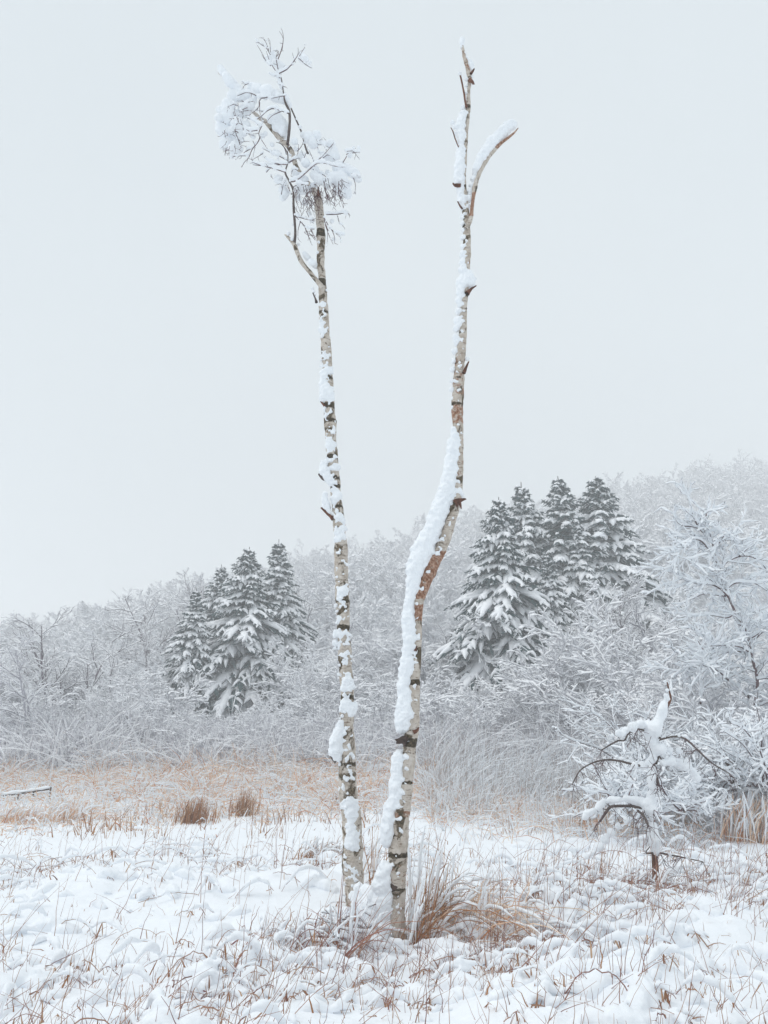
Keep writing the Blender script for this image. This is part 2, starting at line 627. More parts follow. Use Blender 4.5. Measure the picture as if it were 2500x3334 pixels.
def bark_tube(name, P, mat, parent, sides=18, knob=0.10, bare=None, seed=0, step=0.02, cap=True):
    """a trunk or limb with bulges, collars and ragged broken end. P world (x,y,z,r) base to tip"""
    S = resample(P, step)
    n = len(S)
    T = np.gradient(S[:, :3], axis=0)
    T /= np.linalg.norm(T, axis=1, keepdims=True)
    ref = np.array([0.0, 1.0, 0.0])
    A = np.cross(T, ref)
    A /= np.linalg.norm(A, axis=1, keepdims=True)
    B = np.cross(T, A)
    a = np.arange(sides) / sides * 2 * np.pi
    V = np.empty((n, sides, 3))
    for k in range(sides):
        dirv = math.cos(a[k]) * A + math.sin(a[k]) * B
        V[:, k] = S[:, :3] + dirv * S[:, 3:4]
    V = V.reshape(-1, 3)
    dirs = (V.reshape(n, sides, 3) - S[:, None, :3]).reshape(-1, 3)
    rr = np.repeat(S[:, 3], sides)
    f = np.array([mnoise.noise(Vector((p[0] * 14 + seed, p[1] * 14, p[2] * 6))) * 1.0 + 0.6 * mnoise.noise(Vector((p[0] * 40, p[1] * 40 + seed, p[2] * 22)))
                  + 0.9 * max(0, mnoise.noise(Vector((p[0] * 9, p[1] * 9, p[2] * 9 + seed * 3))) - 0.25) for p in V.tolist()])
    V = V + dirs * (f * knob * 1.4)[:, None]
    i = np.arange(n - 1)[:, None] * sides
    j = np.arange(sides)[None, :]
    q = np.stack([i + j, i + (j + 1) % sides, i + sides + (j + 1) % sides, i + sides + j], -1).reshape(-1, 4)
    faces = [(q, 0)]
    if cap:
        rg = np.random.default_rng(seed)
        top = V[-sides:]
        c = top.mean(axis=0) + T[-1] * S[-1, 3] * 1.2
        V[-sides:] += T[-1] * (rg.random((sides, 1)) * 2.0 * S[-1, 3])
        V = np.vstack([V, c])
        tr = np.stack([(n - 1) * sides + np.arange(sides), (n - 1) * sides + (np.arange(sides) + 1) % sides, np.full(sides, n * sides)], -1)
        faces.append((tr, 0))
    me = mesh_np(name, V, faces, mat)
    ca = me.color_attributes.new("bare", 'FLOAT_COLOR', 'POINT')
    colr = np.zeros((len(V), 4), dtype=np.float32)
    colr[:, 3] = 1
    if bare:
        for (z0, z1, ch, amt) in bare:
            z = V[:, 2]
            fd = 0.03
            w = np.clip((z - z0) / fd, 0, 1) * np.clip((z1 - z) / fd, 0, 1) * amt
            colr[:, ch] = np.maximum(colr[:, ch], w)
    ca.data.foreach_set("color", colr.ravel())
    o = bpy.data.objects.new(name, me)
    return link(o, parent)


def pxpath(pts, Y, dY=None):
    """pixel polyline (x,y,rpx) -> world (x,y,z,r), at distance Y"""
    out = []
    for k, p in enumerate(pts):
        yy = Y if dY is None else Y + dY[k]
        w = at(p[0], p[1], yy)
        dist = np.linalg.norm(w - np.array([0, 0, CAMZ]))
        zc = yy * cP + (w[2] - CAMZ) * sP      # depth along the view axis
        out.append((*w, p[2] * zc / F))
    return out


def px2r(rpx, w):
    return rpx * (w[1] * cP + (w[2] - CAMZ) * sP) / F


def zof(py, Y):
    return at(1250, py, Y)[2]


def crop(pts, ox, oy, s):
    return [(ox + p[0] * s, oy + p[1] * s, *[v * s for v in p[2:]]) for p in pts]


# ================================================================ the two birch snags
YL, YRt = 8.3, 7.2
# ---- left snag
locL = at(1158, 2925, YL)
snagL = thing("birch_snag", "tall birch snag on the left with a bent snow-laden crown of twigs", "dead tree", tuple(locL))
Ltr = [(1160, 3000, 34), (1156, 2925, 34), (1150, 2860, 32), (1146, 2700, 31), (1132, 2560, 29), (1130, 2465, 27), (1129, 2350, 22), (1129, 2239, 21), (1120, 2090, 20), (1113, 1900, 22), (1110, 1795, 20), (1100, 1666, 18),
       (1082, 1494, 18), (1072, 1322, 18), (1063, 1150, 16), (1054, 1022, 15), (1048, 893, 12), (1044, 876, 12), (1044, 767, 13), (1037, 659, 13), (1028, 630, 12), (1012, 612, 10), (968, 550, 8), (947, 489, 7.5), (903, 442, 8), (867, 398, 7.5),
       (845, 384, 6), (805, 345, 4.5), (766, 297, 4.2), (738, 262, 4), (715, 239, 3.5)]
objsL = []
# dark collars: (crop3 y spans) -> olive patches just under the snow cushions
collY = [(1010, 1030), (1078, 1092), (1100, 1112), (1166, 1178), (1222, 1245), (1310, 1340), (1362, 1385), (1395, 1408), (1478, 1505), (1545, 1570), (1572, 1600), (1642, 1662), (1755, 1768), (1885, 1900),
         (1945, 1970), (2030, 2060), (2082, 2100), (2256, 2285), (2335, 2352), (2475, 2500), (2552, 2570), (2680, 2695), (2870, 2885), (906, 940), (888, 899), (745, 780), (700, 712), (640, 655)]
bareL = [(zof(b, YL), zof(a, YL), 1, 0.60) for a, b in collY] + [(zof(1345, YL), zof(1300, YL), 0, 0.3), (zof(2540, YL), zof(2440, YL), 1, 0.3)]
objsL.append(bark_tube("trunk", pxpath(Ltr, YL, [0] * 20 + list(np.linspace(0, 0.10, 11))), M['birch'], snagL, 20, 0.16, bareL, 3))


def limb(name, pts, Y, root, mat, sides=8, dY=None, knob=0.12, seed=0, step=0.02):
    return bark_tube(name, pxpath(pts, Y, dY), mat, root, sides, knob, None, seed, step)


c1 = (650, 80, .3617)
sideP = [(1052, 940, 9), (1014, 893, 7), (980, 850, 7), (957, 796, 6.5), (932, 767, 4)]
objsL.append(limb("branch", sideP, YL - 0.03, snagL, M['birch'], 10, seed=5))
riser = crop([(855, 1965, 12), (860, 1850, 11), (845, 1640, 12), (840, 1490, 9), (800, 1400, 8), (770, 1330, 8), (790, 1250, 6), (790, 1160, 5), (740, 1080, 4), (690, 1060, 2)], *c1)
objsL.append(limb("branch", riser, YL - 0.12, snagL, M['dark_bark'], 8, list(np.linspace(0.08, -0.25, len(riser))), seed=6))
r2 = crop([(790, 1080, 13), (800, 1000, 13), (810, 880, 12), (805, 780, 12), (770, 700, 9), (755, 620, 6), (735, 490, 5), (715, 440, 4)], *c1)
objsL.append(limb("branch", r2, YL - 0.1, snagL, M['dark_bark'], 8, seed=7))
r3 = crop([(975, 1160, 10), (955, 1115, 8), (920, 980, 8), (860, 840, 7), (825, 760, 7)], *c1)
objsL.append(limb("branch", r3, YL + 0.1, snagL, M['dark_bark'], 7, seed=8))
stubs = [([(1068, 1560, 10), (1052, 1557, 6), (1040, 1545, 4)]), ([(1085, 1690, 7), (1066, 1672, 5), (1048, 1655, 3)]), ([(1095, 2480, 9), (1083, 2470, 5), (1070, 2447, 3)]),
         ([(1060, 1325, 5), (1048, 1312, 3), (1040, 1300, 2)]), ([(1030, 985, 5), (1026, 972, 3), (1019, 955, 2)]), crop([(1065, 1560, 22), (1068, 1510, 10), (1066, 1465, 6)], *c1)]
for k, s_ in enumerate(stubs):
    objsL.append(limb("branch_stub", s_, YL - 0.04, snagL, M['rust_wood'] if k % 2 else M['dark_bark'], 7, seed=20 + k, knob=0.2, step=0.008))

# twigs in the crown (crop-1 coordinates, radius tapers)
TW = [
    [(700, 440), (640, 370), (610, 300)], [(705, 400), (690, 320), (688, 280), (708, 230)], [(715, 440), (790, 410), (850, 350), (888, 300), (890, 250)], [(640, 370), (600, 340), (560, 270), (525, 220)],
    [(635, 270), (600, 215), (555, 190), (505, 150)], [(635, 250), (638, 180)], [(620, 230), (600, 170), (575, 120)], [(705, 310), (740, 230), (755, 150), (722, 100)], [(740, 230), (755, 130), (745, 80)],
    [(690, 290), (710, 240), (680, 200)], [(725, 480), (650, 460), (635, 455)], [(720, 540), (745, 548), (690, 500)], [(888, 300), (930, 210), (945, 170)], [(888, 300), (960, 350), (1008, 362)], [(860, 340), (838, 265)], [(720, 440), (740, 400), (770, 370)],
    [(800, 800), (740, 770), (660, 740), (600, 755), (540, 800), (470, 830)], [(630, 645), (555, 665), (480, 630), (420, 620), (350, 650), (335, 635)], [(770, 640), (700, 640), (630, 645)],
    [(740, 780), (650, 820), (600, 880)], [(555, 665), (535, 700), (530, 760), (450, 835)], [(540, 700), (540, 780), (555, 840)], [(540, 560), (440, 530), (385, 485)], [(440, 530), (400, 550), (395, 580)],
    [(590, 790), (585, 800), (570, 780)], [(560, 910), (530, 970), (545, 1010), (600, 1090), (610, 1105)], [(545, 1010), (520, 1060), (470, 1120), (440, 1190), (400, 1230), (375, 1275)],
    [(520, 900), (560, 910), (440, 850)], [(520, 950), (440, 970), (390, 930), (320, 915)], [(390, 900), (420, 870), (450, 850)], [(390, 930), (400, 980), (440, 985)], [(330, 900), (345, 860), (310, 770), (305, 715)], [(310, 715), (255, 745)], [(310, 715), (330, 700)],
    [(370, 770), (355, 755)], [(370, 770), (385, 795)], [(370, 1100), (345, 1030), (325, 980), (330, 940)], [(345, 1030), (380, 1060), (400, 1050)], [(440, 1180), (380, 1180), (300, 1180)], [(460, 1120), (400, 1150), (370, 1200)], [(250, 1000), (245, 960)], [(235, 1050), (205, 1048)],
    [(570, 1160), (520, 1190), (475, 1215)], [(780, 1170), (760, 1110), (720, 1070)], [(785, 1220), (720, 1190), (640, 1160), (575, 1130)], [(780, 1260), (700, 1240), (610, 1200), (570, 1150)], [(765, 1330), (730, 1260), (715, 1220)], [(770, 1330), (680, 1310), (590, 1300), (490, 1275), (480, 1240)],
    [(730, 1260), (640, 1270), (540, 1275), (480, 1270)], [(600, 1330), (650, 1290), (700, 1270)], [(800, 1240), (850, 1200), (880, 1140), (885, 1050)], [(790, 1160), (800, 1090), (790, 1050)], [(880, 1140), (920, 1090), (935, 1040)], [(800, 1250), (840, 1240), (880, 1235)],
    [(820, 1415), (870, 1410), (950, 1350), (1050, 1270), (1130, 1270), (1220, 1300), (1310, 1315)], [(870, 1410), (900, 1430), (970, 1430)], [(1040, 1250), (1090, 1190), (1140, 1130), (1205, 1040)], [(1140, 1130), (1110, 1060), (1130, 1010)], [(1110, 1200), (1160, 1160), (1215, 1195)],
    [(1130, 1080), (1050, 1080)], [(1050, 1080), (1090, 1150)], [(1050, 1080), (1085, 1060)], [(1035, 1250), (1010, 1200), (985, 1160)], [(940, 1250), (940, 1200), (915, 1175)], [(940, 1200), (970, 1150)], [(880, 1310), (840, 1300), (820, 1360)], [(825, 1530), (760, 1400), (720, 1400)],
    [(775, 1445), (700, 1430), (640, 1375)], [(735, 1530), (770, 1450)], [(870, 1500), (850, 1490)], [(1020, 1300), (1080, 1360), (1130, 1400)], [(1060, 1320), (1130, 1360), (1175, 1405)], [(1290, 1240), (1320, 1180), (1325, 1145), (1400, 1120), (1440, 1115)], [(1325, 1140), (1385, 1150), (1415, 1200)],
    [(1370, 1340), (1400, 1420), (1395, 1490)], [(1370, 1370), (1430, 1390), (1450, 1410)], [(860, 1720), (920, 1790), (980, 1840), (1035, 1850)], [(950, 1830), (980, 1910), (1010, 1980)], [(880, 1730), (970, 1760), (1030, 1770)], [(960, 1680), (1000, 1760)], [(905, 1780), (885, 1850), (885, 1930)],
    [(1120, 1740), (1170, 1820), (1230, 1870), (1300, 1877)], [(1140, 1710), (1240, 1720), (1330, 1718), (1352, 1770)], [(1240, 1720), (1260, 1790), (1285, 1800)], [(1230, 1870), (1270, 1930)], [(1130, 1800), (1160, 1880), (1200, 1960)], [(1180, 1830), (1210, 1900), (1215, 1970)], [(1120, 1760), (1150, 1850), (1145, 1950)],
]
twg = Geo()
snowC, snowR = [], []
rg = np.random.default_rng(5)


def put_twigs(g, lines, Y, cr, r0, spread, snow=True, snr=1.9, seed=1, children=2, clen=(25, 60)):
    rgl = np.random.default_rng(seed)
    for li in lines:
        pts = crop([(p[0], p[1]) for p in li], *cr)
        yoff = Y + rgl.normal() * spread
        W = np.array([at(p[0], p[1], yoff) for p in pts])
        W[:, 1] += np.linspace(0, rgl.normal() * spread * 0.6, len(W))
        L = np.linalg.norm(np.diff(W, axis=0), axis=1).sum()
        S = resample(np.c_[W, np.linspace(1, 0.35, len(W))], 0.035)
        rr = S[:, 3] * r0 * min(1.0, 0.45 + L * 0.9)
        g.tubes(S[:, :3], rr, 5)
        if snow:
            T = np.gradient(S[:, :3], axis=0)
            T /= np.linalg.norm(T, axis=1, keepdims=True) + 1e-9
            k = np.sqrt(np.clip(1 - T[:, 2] ** 2, 0.12, 1))
            sr = (0.014 + rr * snr) * k * rgl.uniform(0.75, 1.5, len(S))
            snowC.extend((S[:, :3] + np.c_[-sr * 0.25, np.zeros(len(S)), sr * 0.75 + rr * 0.6]).tolist())
            snowR.extend(sr.tolist())
        for _ in range(children):
            i = rgl.integers(1, len(S))
            t = S[i, :3] - S[i - 1, :3]
            t /= np.linalg.norm(t) + 1e-9
            d = t + rgl.normal(size=3) * 0.6
            d /= np.linalg.norm(d)
            l = rgl.uniform(*clen) * 0.0013
            cc = S[i, :3] + np.linspace(0, 1, 4)[:, None] * d * l + rgl.normal(size=(4, 3)) * 0.004 * np.arange(4)[:, None] / 3
            g.tubes(cc, np.linspace(0.0032, 0.0016, 4), 3)
            if snow and rgl.random() < 0.6:
                snowC.extend((cc[1:] + [0, 0, 0.009]).tolist())
                snowR.extend([0.011] * 3)


put_twigs(twg, TW, YL - 0.2, c1, 0.0082, 0.07, seed=3)
# drooping fine twigs under the right cluster and in the left mass
fin = []
for k in range(130):
    u = rg.random()
    if u < 0.42:
        x, y = rg.uniform(860, 1100), rg.uniform(1440, 1600)
        fin.append([(x, y), (x + rg.normal() * 15, y + 45), (x + rg.normal() * 28, y + rg.uniform(70, 120))])
    elif u < 0.7:
        x, y = rg.uniform(1110, 1290), rg.uniform(1380, 1540)
        fin.append([(x, y), (x + 15 + rg.normal() * 12, y + 45), (x + 25 + rg.normal() * 25, y + rg.uniform(70, 115))])
    elif u < 0.8:
        x, y = rg.uniform(940, 1010), rg.uniform(1830, 1900)
        fin.append([(x, y), (x + 20, y + 30), (x + 45 + rg.normal() * 18, y + rg.uniform(40, 80))])
    else:
        x, y = rg.uniform(200, 480), rg.uniform(700, 1180)
        fin.append([(x, y), (x + rg.normal() * 15, y + 20), (x + rg.normal() * 30, y + rg.uniform(25, 60))])
put_twigs(twg, fin, YL - 0.22, c1, 0.0068, 0.10, snow=False, seed=9, children=2, clen=(20, 45))
# a share of the fine twigs carries its own rime
objsL.append(tag(twg.build("twigs", M['twig'], snagL), kind="stuff"))

CR1 = [(300, 640, 60), (400, 640, 62), (520, 600, 62), (600, 600, 66), (680, 640, 62), (760, 670, 50), (800, 720, 34), (250, 720, 62), (270, 820, 72), (200, 900, 60), (175, 950, 42), (250, 990, 75), (230, 1080, 60), (310, 1120, 62),
       (350, 1020, 55), (340, 900, 70), (400, 780, 65), (450, 720, 50), (480, 680, 40), (290, 1180, 28), (650, 850, 50), (700, 850, 60), (740, 900, 56), (750, 960, 46), (760, 1000, 34), (690, 920, 45),
       (185, 390, 32), (208, 430, 38), (238, 470, 44), (270, 510, 48), (305, 550, 48), (345, 580, 44), (650, 300, 48), (690, 350, 42), (740, 385, 38), (610, 310, 34), (660, 250, 24), (590, 180, 17), (560, 165, 14), (640, 210, 18), (600, 140, 14), (535, 165, 13),
       (915, 290, 38), (950, 315, 38), (990, 345, 22), (945, 180, 11), (938, 225, 14), (848, 290, 13), (738, 560, 28), (720, 500, 26), (755, 620, 20),
       (870, 850, 13), (900, 920, 20), (935, 990, 32), (980, 1010, 52), (1050, 1000, 50), (1020, 1070, 52), (1180, 1070, 46), (1205, 1120, 40), (1200, 1190, 52), (1140, 1190, 42), (1240, 1280, 58), (1320, 1300, 52), (1390, 1340, 52), (1430, 1390, 36), (1270, 1390, 72),
       (1190, 1380, 55), (1300, 1470, 62), (1330, 1530, 44), (1250, 1500, 50), (920, 1190, 44), (950, 1240, 46), (900, 1370, 40), (950, 1395, 36), (1080, 1400, 50), (1020, 1350, 38), (700, 1390, 42), (750, 1490, 44), (745, 1560, 34), (780, 1520, 34), (900, 1490, 46),
       (980, 1490, 40), (850, 1050, 34), (1350, 1180, 26), (1430, 1115, 24), (1385, 1108, 22), (450, 580, 30), (560, 1000, 26), (590, 980, 22), (480, 1010, 24), (650, 1080, 24), (700, 1150, 26), (850, 1370, 26), (860, 1120, 24),
       (1080, 1860, 30), (1070, 1960, 18), (1060, 2050, 18), (940, 2060, 24), (970, 2100, 34), (1010, 2140, 38), (1040, 2170, 34), (890, 1980, 18), (800, 1880, 22), (830, 1930, 18), (838, 1800, 13), (1190, 1770, 24), (1210, 1930, 22), (1010, 1760, 26), (990, 1700, 24), (950, 1600, 34), (890, 1560, 30), (1150, 1450, 36)]
for (ex, ey, erx, ery, en, e0, e1) in ((290, 900, 140, 270, 24, 18, 40), (640, 1200, 190, 90, 18, 10, 20), (1170, 1330, 230, 170, 20, 18, 42), (900, 1420, 170, 120, 10, 16, 34)):
    for _ in range(en):
        a_, q_ = rg.uniform(0, 6.28), math.sqrt(rg.random())
        CR1.append((ex + erx * q_ * math.cos(a_), ey + ery * q_ * math.sin(a_), rg.uniform(e0, e1)))
for (x, y, r_) in crop(CR1, *c1):
    w = at(x, y, YL - 0.05 + rg.normal() * 0.06)
    snowC.append(w.tolist())
    snowR.append(px2r(r_, w) * 0.98)
objsL.append(remesh_blobs("snow", snowC, snowR, 0.011, M['snow_fine'], snagL, sub=4, dsp=0.35, seed=2, nscale=14))

# plastered snow on the left trunk
TL3 = [(235, 335, 30), (240, 480, 26), (225, 520, 28), (245, 535, 30), (235, 572, 16), (275, 715, 22), (280, 830, 36), (245, 850, 34), (240, 885, 32), (235, 930, 32), (255, 960, 45), (265, 1000, 56), (285, 1035, 45), (240, 1040, 38), (262, 1180, 22), (270, 1215, 12), (300, 1250, 12),
       (285, 1360, 32), (290, 1400, 38), (288, 1440, 26), (320, 1390, 22), (240, 1530, 26), (240, 1560, 34), (248, 1600, 42), (270, 1640, 40), (300, 1680, 30), (330, 1570, 34), (345, 1560, 26), (335, 1750, 34), (345, 1790, 42), (325, 1820, 30), (250, 1770, 24), (252, 1820, 30), (262, 1860, 34), (285, 1900, 18),
       (355, 1945, 38), (375, 1970, 30), (350, 2055, 36), (390, 2030, 30), (350, 2110, 34), (380, 2090, 34), (155, 205, 12), (165, 230, 14), (175, 260, 10), (260, 220, 12), (395, 1985, 14)]
TL5 = [(205, 45, 36), (185, 80, 18), (190, 200, 18), (180, 220, 16), (168, 290, 24), (162, 340, 20), (200, 300, 24), (235, 320, 14), (160, 375, 12), (250, 420, 12), (190, 470, 10), (235, 555, 32), (225, 600, 34), (255, 590, 24), (225, 690, 36), (250, 735, 36), (268, 700, 20), (210, 720, 26),
       (195, 810, 24), (180, 860, 34), (168, 910, 44), (165, 960, 44), (175, 1000, 28), (215, 1120, 22), (240, 1130, 20), (240, 1255, 38), (270, 1260, 26), (250, 1320, 42), (265, 1340, 30), (250, 1400, 34), (262, 1440, 42), (255, 1500, 44), (275, 1520, 30), (258, 1630, 34), (270, 1680, 30), (235, 1600, 18), (290, 1290, 14), (225, 880, 12), (235, 940, 12)]
sc_, sr_ = [], []
for (x, y, r_) in crop(TL3, 950, 850, .4294) + crop(TL5, 1000, 1900, .565):
    tr = np.interp(y, [p[1] for p in Ltr][::-1], [p[2] for p in Ltr][::-1])
    w = at(x, y, YL - px2r(tr, at(x, y, YL)) * 0.55)
    sc_.append(w.tolist())
    sr_.append(px2r(r_, w) * 1.0)
# small frozen crumbs stuck on the camera side of the bark
for k in range(230):
    y = rg.uniform(1000, 2880)
    xs = [p[1] for p in Ltr][::-1]
    cx = np.interp(y, xs, [p[0] for p in Ltr][::-1])
    tr = np.interp(y, xs, [p[2] for p in Ltr][::-1])
    u = rg.uniform(-0.9, 0.75)
    w = at(cx + u * tr, y, YL)
    w[1] -= px2r(tr, w) * math.sqrt(1 - u * u)
    for _ in range(3):
        sc_.append((w + rg.normal(size=3) * 0.012).tolist())
        sr_.append(rg.uniform(0.008, 0.019))
objsL.append(remesh_blobs("snow", sc_, sr_, 0.009, M['snow_fine'], snagL, sub=4, dsp=0.75, seed=4, nscale=22, smooth_it=3))
recenter(snagL, objsL)

# ---- right snag
locR = at(1298, 3090, YRt)
snagR = thing("birch_snag", "right-hand bare birch snag with S-bent trunk and forked broken top", "dead tree", tuple(locR))
Rtr = [(1300, 3180, 26), (1299, 3058, 23), (1294, 2973, 24), (1292, 2860, 26), (1297, 2776, 30), (1306, 2663, 27), (1322, 2550, 23), (1333, 2437, 22), (1345, 2352, 20), (1347, 2250, 19), (1353, 2154, 17), (1359, 2058, 14), (1361, 1973, 15), (1366, 1945, 18), (1384, 1895, 21), (1412, 1835, 21),
       (1434, 1785, 19), (1459, 1721, 18), (1478, 1646, 18), (1490, 1572, 17), (1494, 1480, 14), (1494, 1422, 14), (1488, 1348, 18), (1491, 1268, 18), (1497, 1179, 16), (1506, 1099, 13), (1508, 1009, 12), (1514, 930, 13), (1516, 870, 14), (1519, 807, 13), (1519, 745, 12), (1516, 704, 12), (1512, 641, 10), (1506, 579, 11),
       (1511, 516, 9), (1516, 454, 7), (1522, 388, 6.5), (1524, 350, 8), (1526, 296, 5), (1529, 258, 7), (1523, 225, 7.5), (1512, 184, 5.5), (1505, 150, 4)]
rdark = [(900, 1010, 955), (0, 0, 0)]
collR = [(950, 975), (1000, 1016), (1078, 1095), (1146, 1160), (1226, 1242), (1308, 1330), (1452, 1468), (1535, 1548), (1580, 1595), (1642, 1655), (1772, 1788), (2112, 2135), (2205, 2240), (2265, 2275), (2395, 2440), (2440, 2460), (2535, 2560), (2585, 2605), (2765, 2800), (2880, 2905), (728, 750), (790, 800), (880, 890), (600, 620), (250, 262), (340, 360)]
bareR = [(zof(b, YRt), zof(a, YRt), 1, 0.60) for a, b in collR]
bareR += [(zof(b, YRt), zof(a, YRt), 0, v) for a, b, v in ((1080, 1130, 0.3), (1150, 1300, 0.36), (1310, 1390, 0.45), (1420, 1580, 0.3), (1790, 1960, 0.55), (1960, 2030, 0.62), (2630, 2670, 0.45), (2800, 2880, 0.3), (160, 240, 0.4), (850, 870, 0.4))]
objsR = [bark_tube("trunk", pxpath(Rtr, YRt), M['birch'], snagR, 20, 0.15, bareR, 13)]
s1 = [(1516, 745, 7), (1531, 716, 7), (1536, 680, 6), (1541, 640, 6.5), (1545, 616, 8), (1556, 575, 6.5), (1575, 535, 7), (1600, 500, 6), (1620, 477, 6), (1635, 463, 4.5), (1652, 450, 4.5), (1672, 434, 3), (1686, 418, 1.5)]
objsR.append(bark_tube("branch", pxpath(s1, YRt - 0.05), M['birch'], snagR, 12, 0.18, [(zof(720, YRt), zof(635, YRt), 0, 0.7), (zof(500, YRt), zof(400, YRt), 0, 0.7)], 15, 0.012))
s2 = [(1522, 352, 6), (1516, 340, 3.5), (1511, 305, 3.5), (1505, 275, 3), (1499, 248, 3)]
objsR.append(limb("branch", s2, YRt - 0.03, snagR, M['rust_wood'], 8, seed=16, step=0.01))
for k, s_ in enumerate([[(1493, 480, 2), (1483, 455, 2), (1475, 430, 2), (1468, 416, 1.2)], [(1528, 258, 7), (1537, 265, 5), (1541, 272, 3)], [(1533, 240, 4), (1540, 230, 3), (1543, 225, 2)],
                        [(1520, 955, 8), (1535, 940, 4), (1549, 931, 1.6)], [(1510, 1215, 6), (1518, 1195, 5), (1525, 1180, 3)], [(1478, 1640, 15), (1495, 1630, 9), (1508, 1626, 5)], [(1495, 1635, 6), (1500, 1650, 3), (1501, 1655, 2)],
                        [(1352, 2120, 6), (1354, 2113, 4), (1356, 2106, 2)], [(1325, 2415, 16), (1312, 2410, 13), (1300, 2412, 8)], [(1345, 2385, 8), (1358, 2378, 5), (1362, 2370, 2)], [(1500, 605, 7), (1482, 603, 5), (1477, 600, 3)],
                        [(1505, 680, 3), (1497, 670, 3), (1491, 658, 2)], [(1286, 2895, 14), (1278, 2885, 10), (1270, 2880, 5)]]):
    objsR.append(limb("branch_stub", s_, YRt - 0.05, snagR, M['rotten'] if k in (8, 12) else M['rust_wood'], 7, seed=30 + k, knob=0.25, step=0.007))
S2 = [(248, 118, 22), (250, 150, 20), (246, 178, 12), (275, 225, 13), (285, 260, 11), (312, 290, 22), (322, 325, 22), (330, 350, 12), (328, 410, 10), (285, 430, 15), (285, 480, 13), (283, 540, 13), (305, 545, 9), (290, 590, 10), (233, 380, 17), (235, 400, 10), (258, 650, 16), (262, 700, 30), (250, 750, 36), (240, 800, 40), (175, 765, 20), (188, 800, 18), (205, 850, 20),
      (245, 860, 40), (240, 910, 36), (242, 960, 32), (238, 1010, 38), (235, 1060, 40), (232, 1110, 42), (230, 1170, 46), (228, 1230, 42), (240, 1290, 34), (245, 1340, 34), (250, 1390, 38), (270, 1350, 24), (258, 1440, 28), (255, 1500, 22), (258, 1560, 22), (262, 1610, 22), (262, 1670, 26), (262, 1740, 28), (258, 1800, 32), (258, 1860, 32), (250, 1920, 34), (290, 1960, 40), (310, 1990, 46), (310, 2035, 44),
      (262, 1990, 40), (255, 2060, 40), (245, 2130, 34), (240, 2190, 28), (640, 785, 40), (620, 790, 40), (590, 820, 44), (560, 850, 44), (530, 880, 45), (500, 910, 46), (475, 940, 46), (450, 970, 46), (425, 1005, 44), (405, 1040, 42), (385, 1080, 38), (368, 1120, 34), (355, 1160, 32), (342, 1210, 26), (328, 1260, 24), (315, 1310, 28), (305, 1370, 28), (290, 1430, 26), (285, 1500, 18)]
S4 = [(645, 30, 46), (610, 50, 40), (598, 110, 28), (590, 160, 26), (610, 180, 16), (588, 230, 24), (585, 290, 30), (610, 310, 24), (575, 340, 26), (570, 400, 24), (575, 440, 20), (565, 490, 22), (556, 550, 18), (552, 610, 18), (545, 680, 18), (542, 740, 18), (548, 800, 16), (545, 860, 12), (650, 540, 14),
      (552, 1000, 20), (565, 1040, 30), (590, 1080, 22), (548, 1090, 34), (545, 1140, 42), (570, 1170, 34), (540, 1200, 46), (540, 1250, 48), (530, 1300, 50), (520, 1350, 54), (550, 1340, 34), (505, 1400, 54), (490, 1450, 55), (475, 1510, 58), (455, 1560, 60), (435, 1610, 60), (415, 1660, 60), (390, 1710, 62), (365, 1760, 66), (345, 1810, 68), (330, 1860, 70), (310, 1910, 62), (300, 1960, 54), (290, 2010, 50), (285, 2060, 42), (270, 2120, 36), (265, 2180, 34),
      (585, 1410, 32), (605, 1430, 20), (560, 1430, 30), (540, 1500, 20), (400, 1780, 40), (370, 1850, 40)]
S5 = [(600, 20, 30), (595, 70, 30), (588, 120, 30), (585, 170, 36), (582, 220, 40), (588, 270, 42), (590, 320, 42), (592, 360, 40), (575, 400, 30), (575, 450, 42), (572, 500, 44), (565, 540, 38), (550, 590, 38), (562, 640, 42), (585, 620, 26), (560, 690, 46), (556, 740, 52), (550, 790, 48), (548, 830, 38), (585, 800, 20), (590, 935, 18), (565, 960, 14), (525, 990, 30),
      (520, 1040, 38), (518, 1090, 38), (512, 1140, 40), (510, 1190, 42), (515, 1240, 36), (480, 1290, 40), (500, 1270, 30), (470, 1340, 40), (460, 1400, 40), (458, 1450, 38), (455, 1490, 30), (470, 1430, 36), (452, 1640, 42), (440, 1690, 50), (425, 1740, 56), (410, 1790, 60), (430, 1840, 60), (400, 1860, 70), (440, 1900, 46), (465, 1720, 34), (470, 1800, 34), (350, 1790, 50), (330, 1830, 60), (370, 1850, 60), (295, 1760, 34), (270, 1800, 30), (300, 1850, 50),
      (400, 1930, 60), (350, 1910, 60), (450, 1970, 40), (455, 2030, 30), (480, 2080, 34)]
sc_, sr_ = [], []
for (x, y, r_) in crop(S2, 1400, 80, .4157) + crop(S4, 1200, 900, .4975) + crop(S5, 1000, 1900, .565):
    tr = np.interp(y, [p[1] for p in Rtr][::-1], [p[2] for p in Rtr][::-1])
    w = at(x, y, YRt - px2r(tr, at(x, y, YRt)) * 0.25)
    if x > 1550 and y < 640:
        w = at(x, y, YRt - 0.05)
    if y > 2870 and x < 1240:      # the bank between the two trunks slopes back to the left snag
        w = at(x, y, YRt + 0.15 + (1240 - x) * 0.008)
    sc_.append(w.tolist())
    sr_.append(px2r(r_, w) * 1.03)
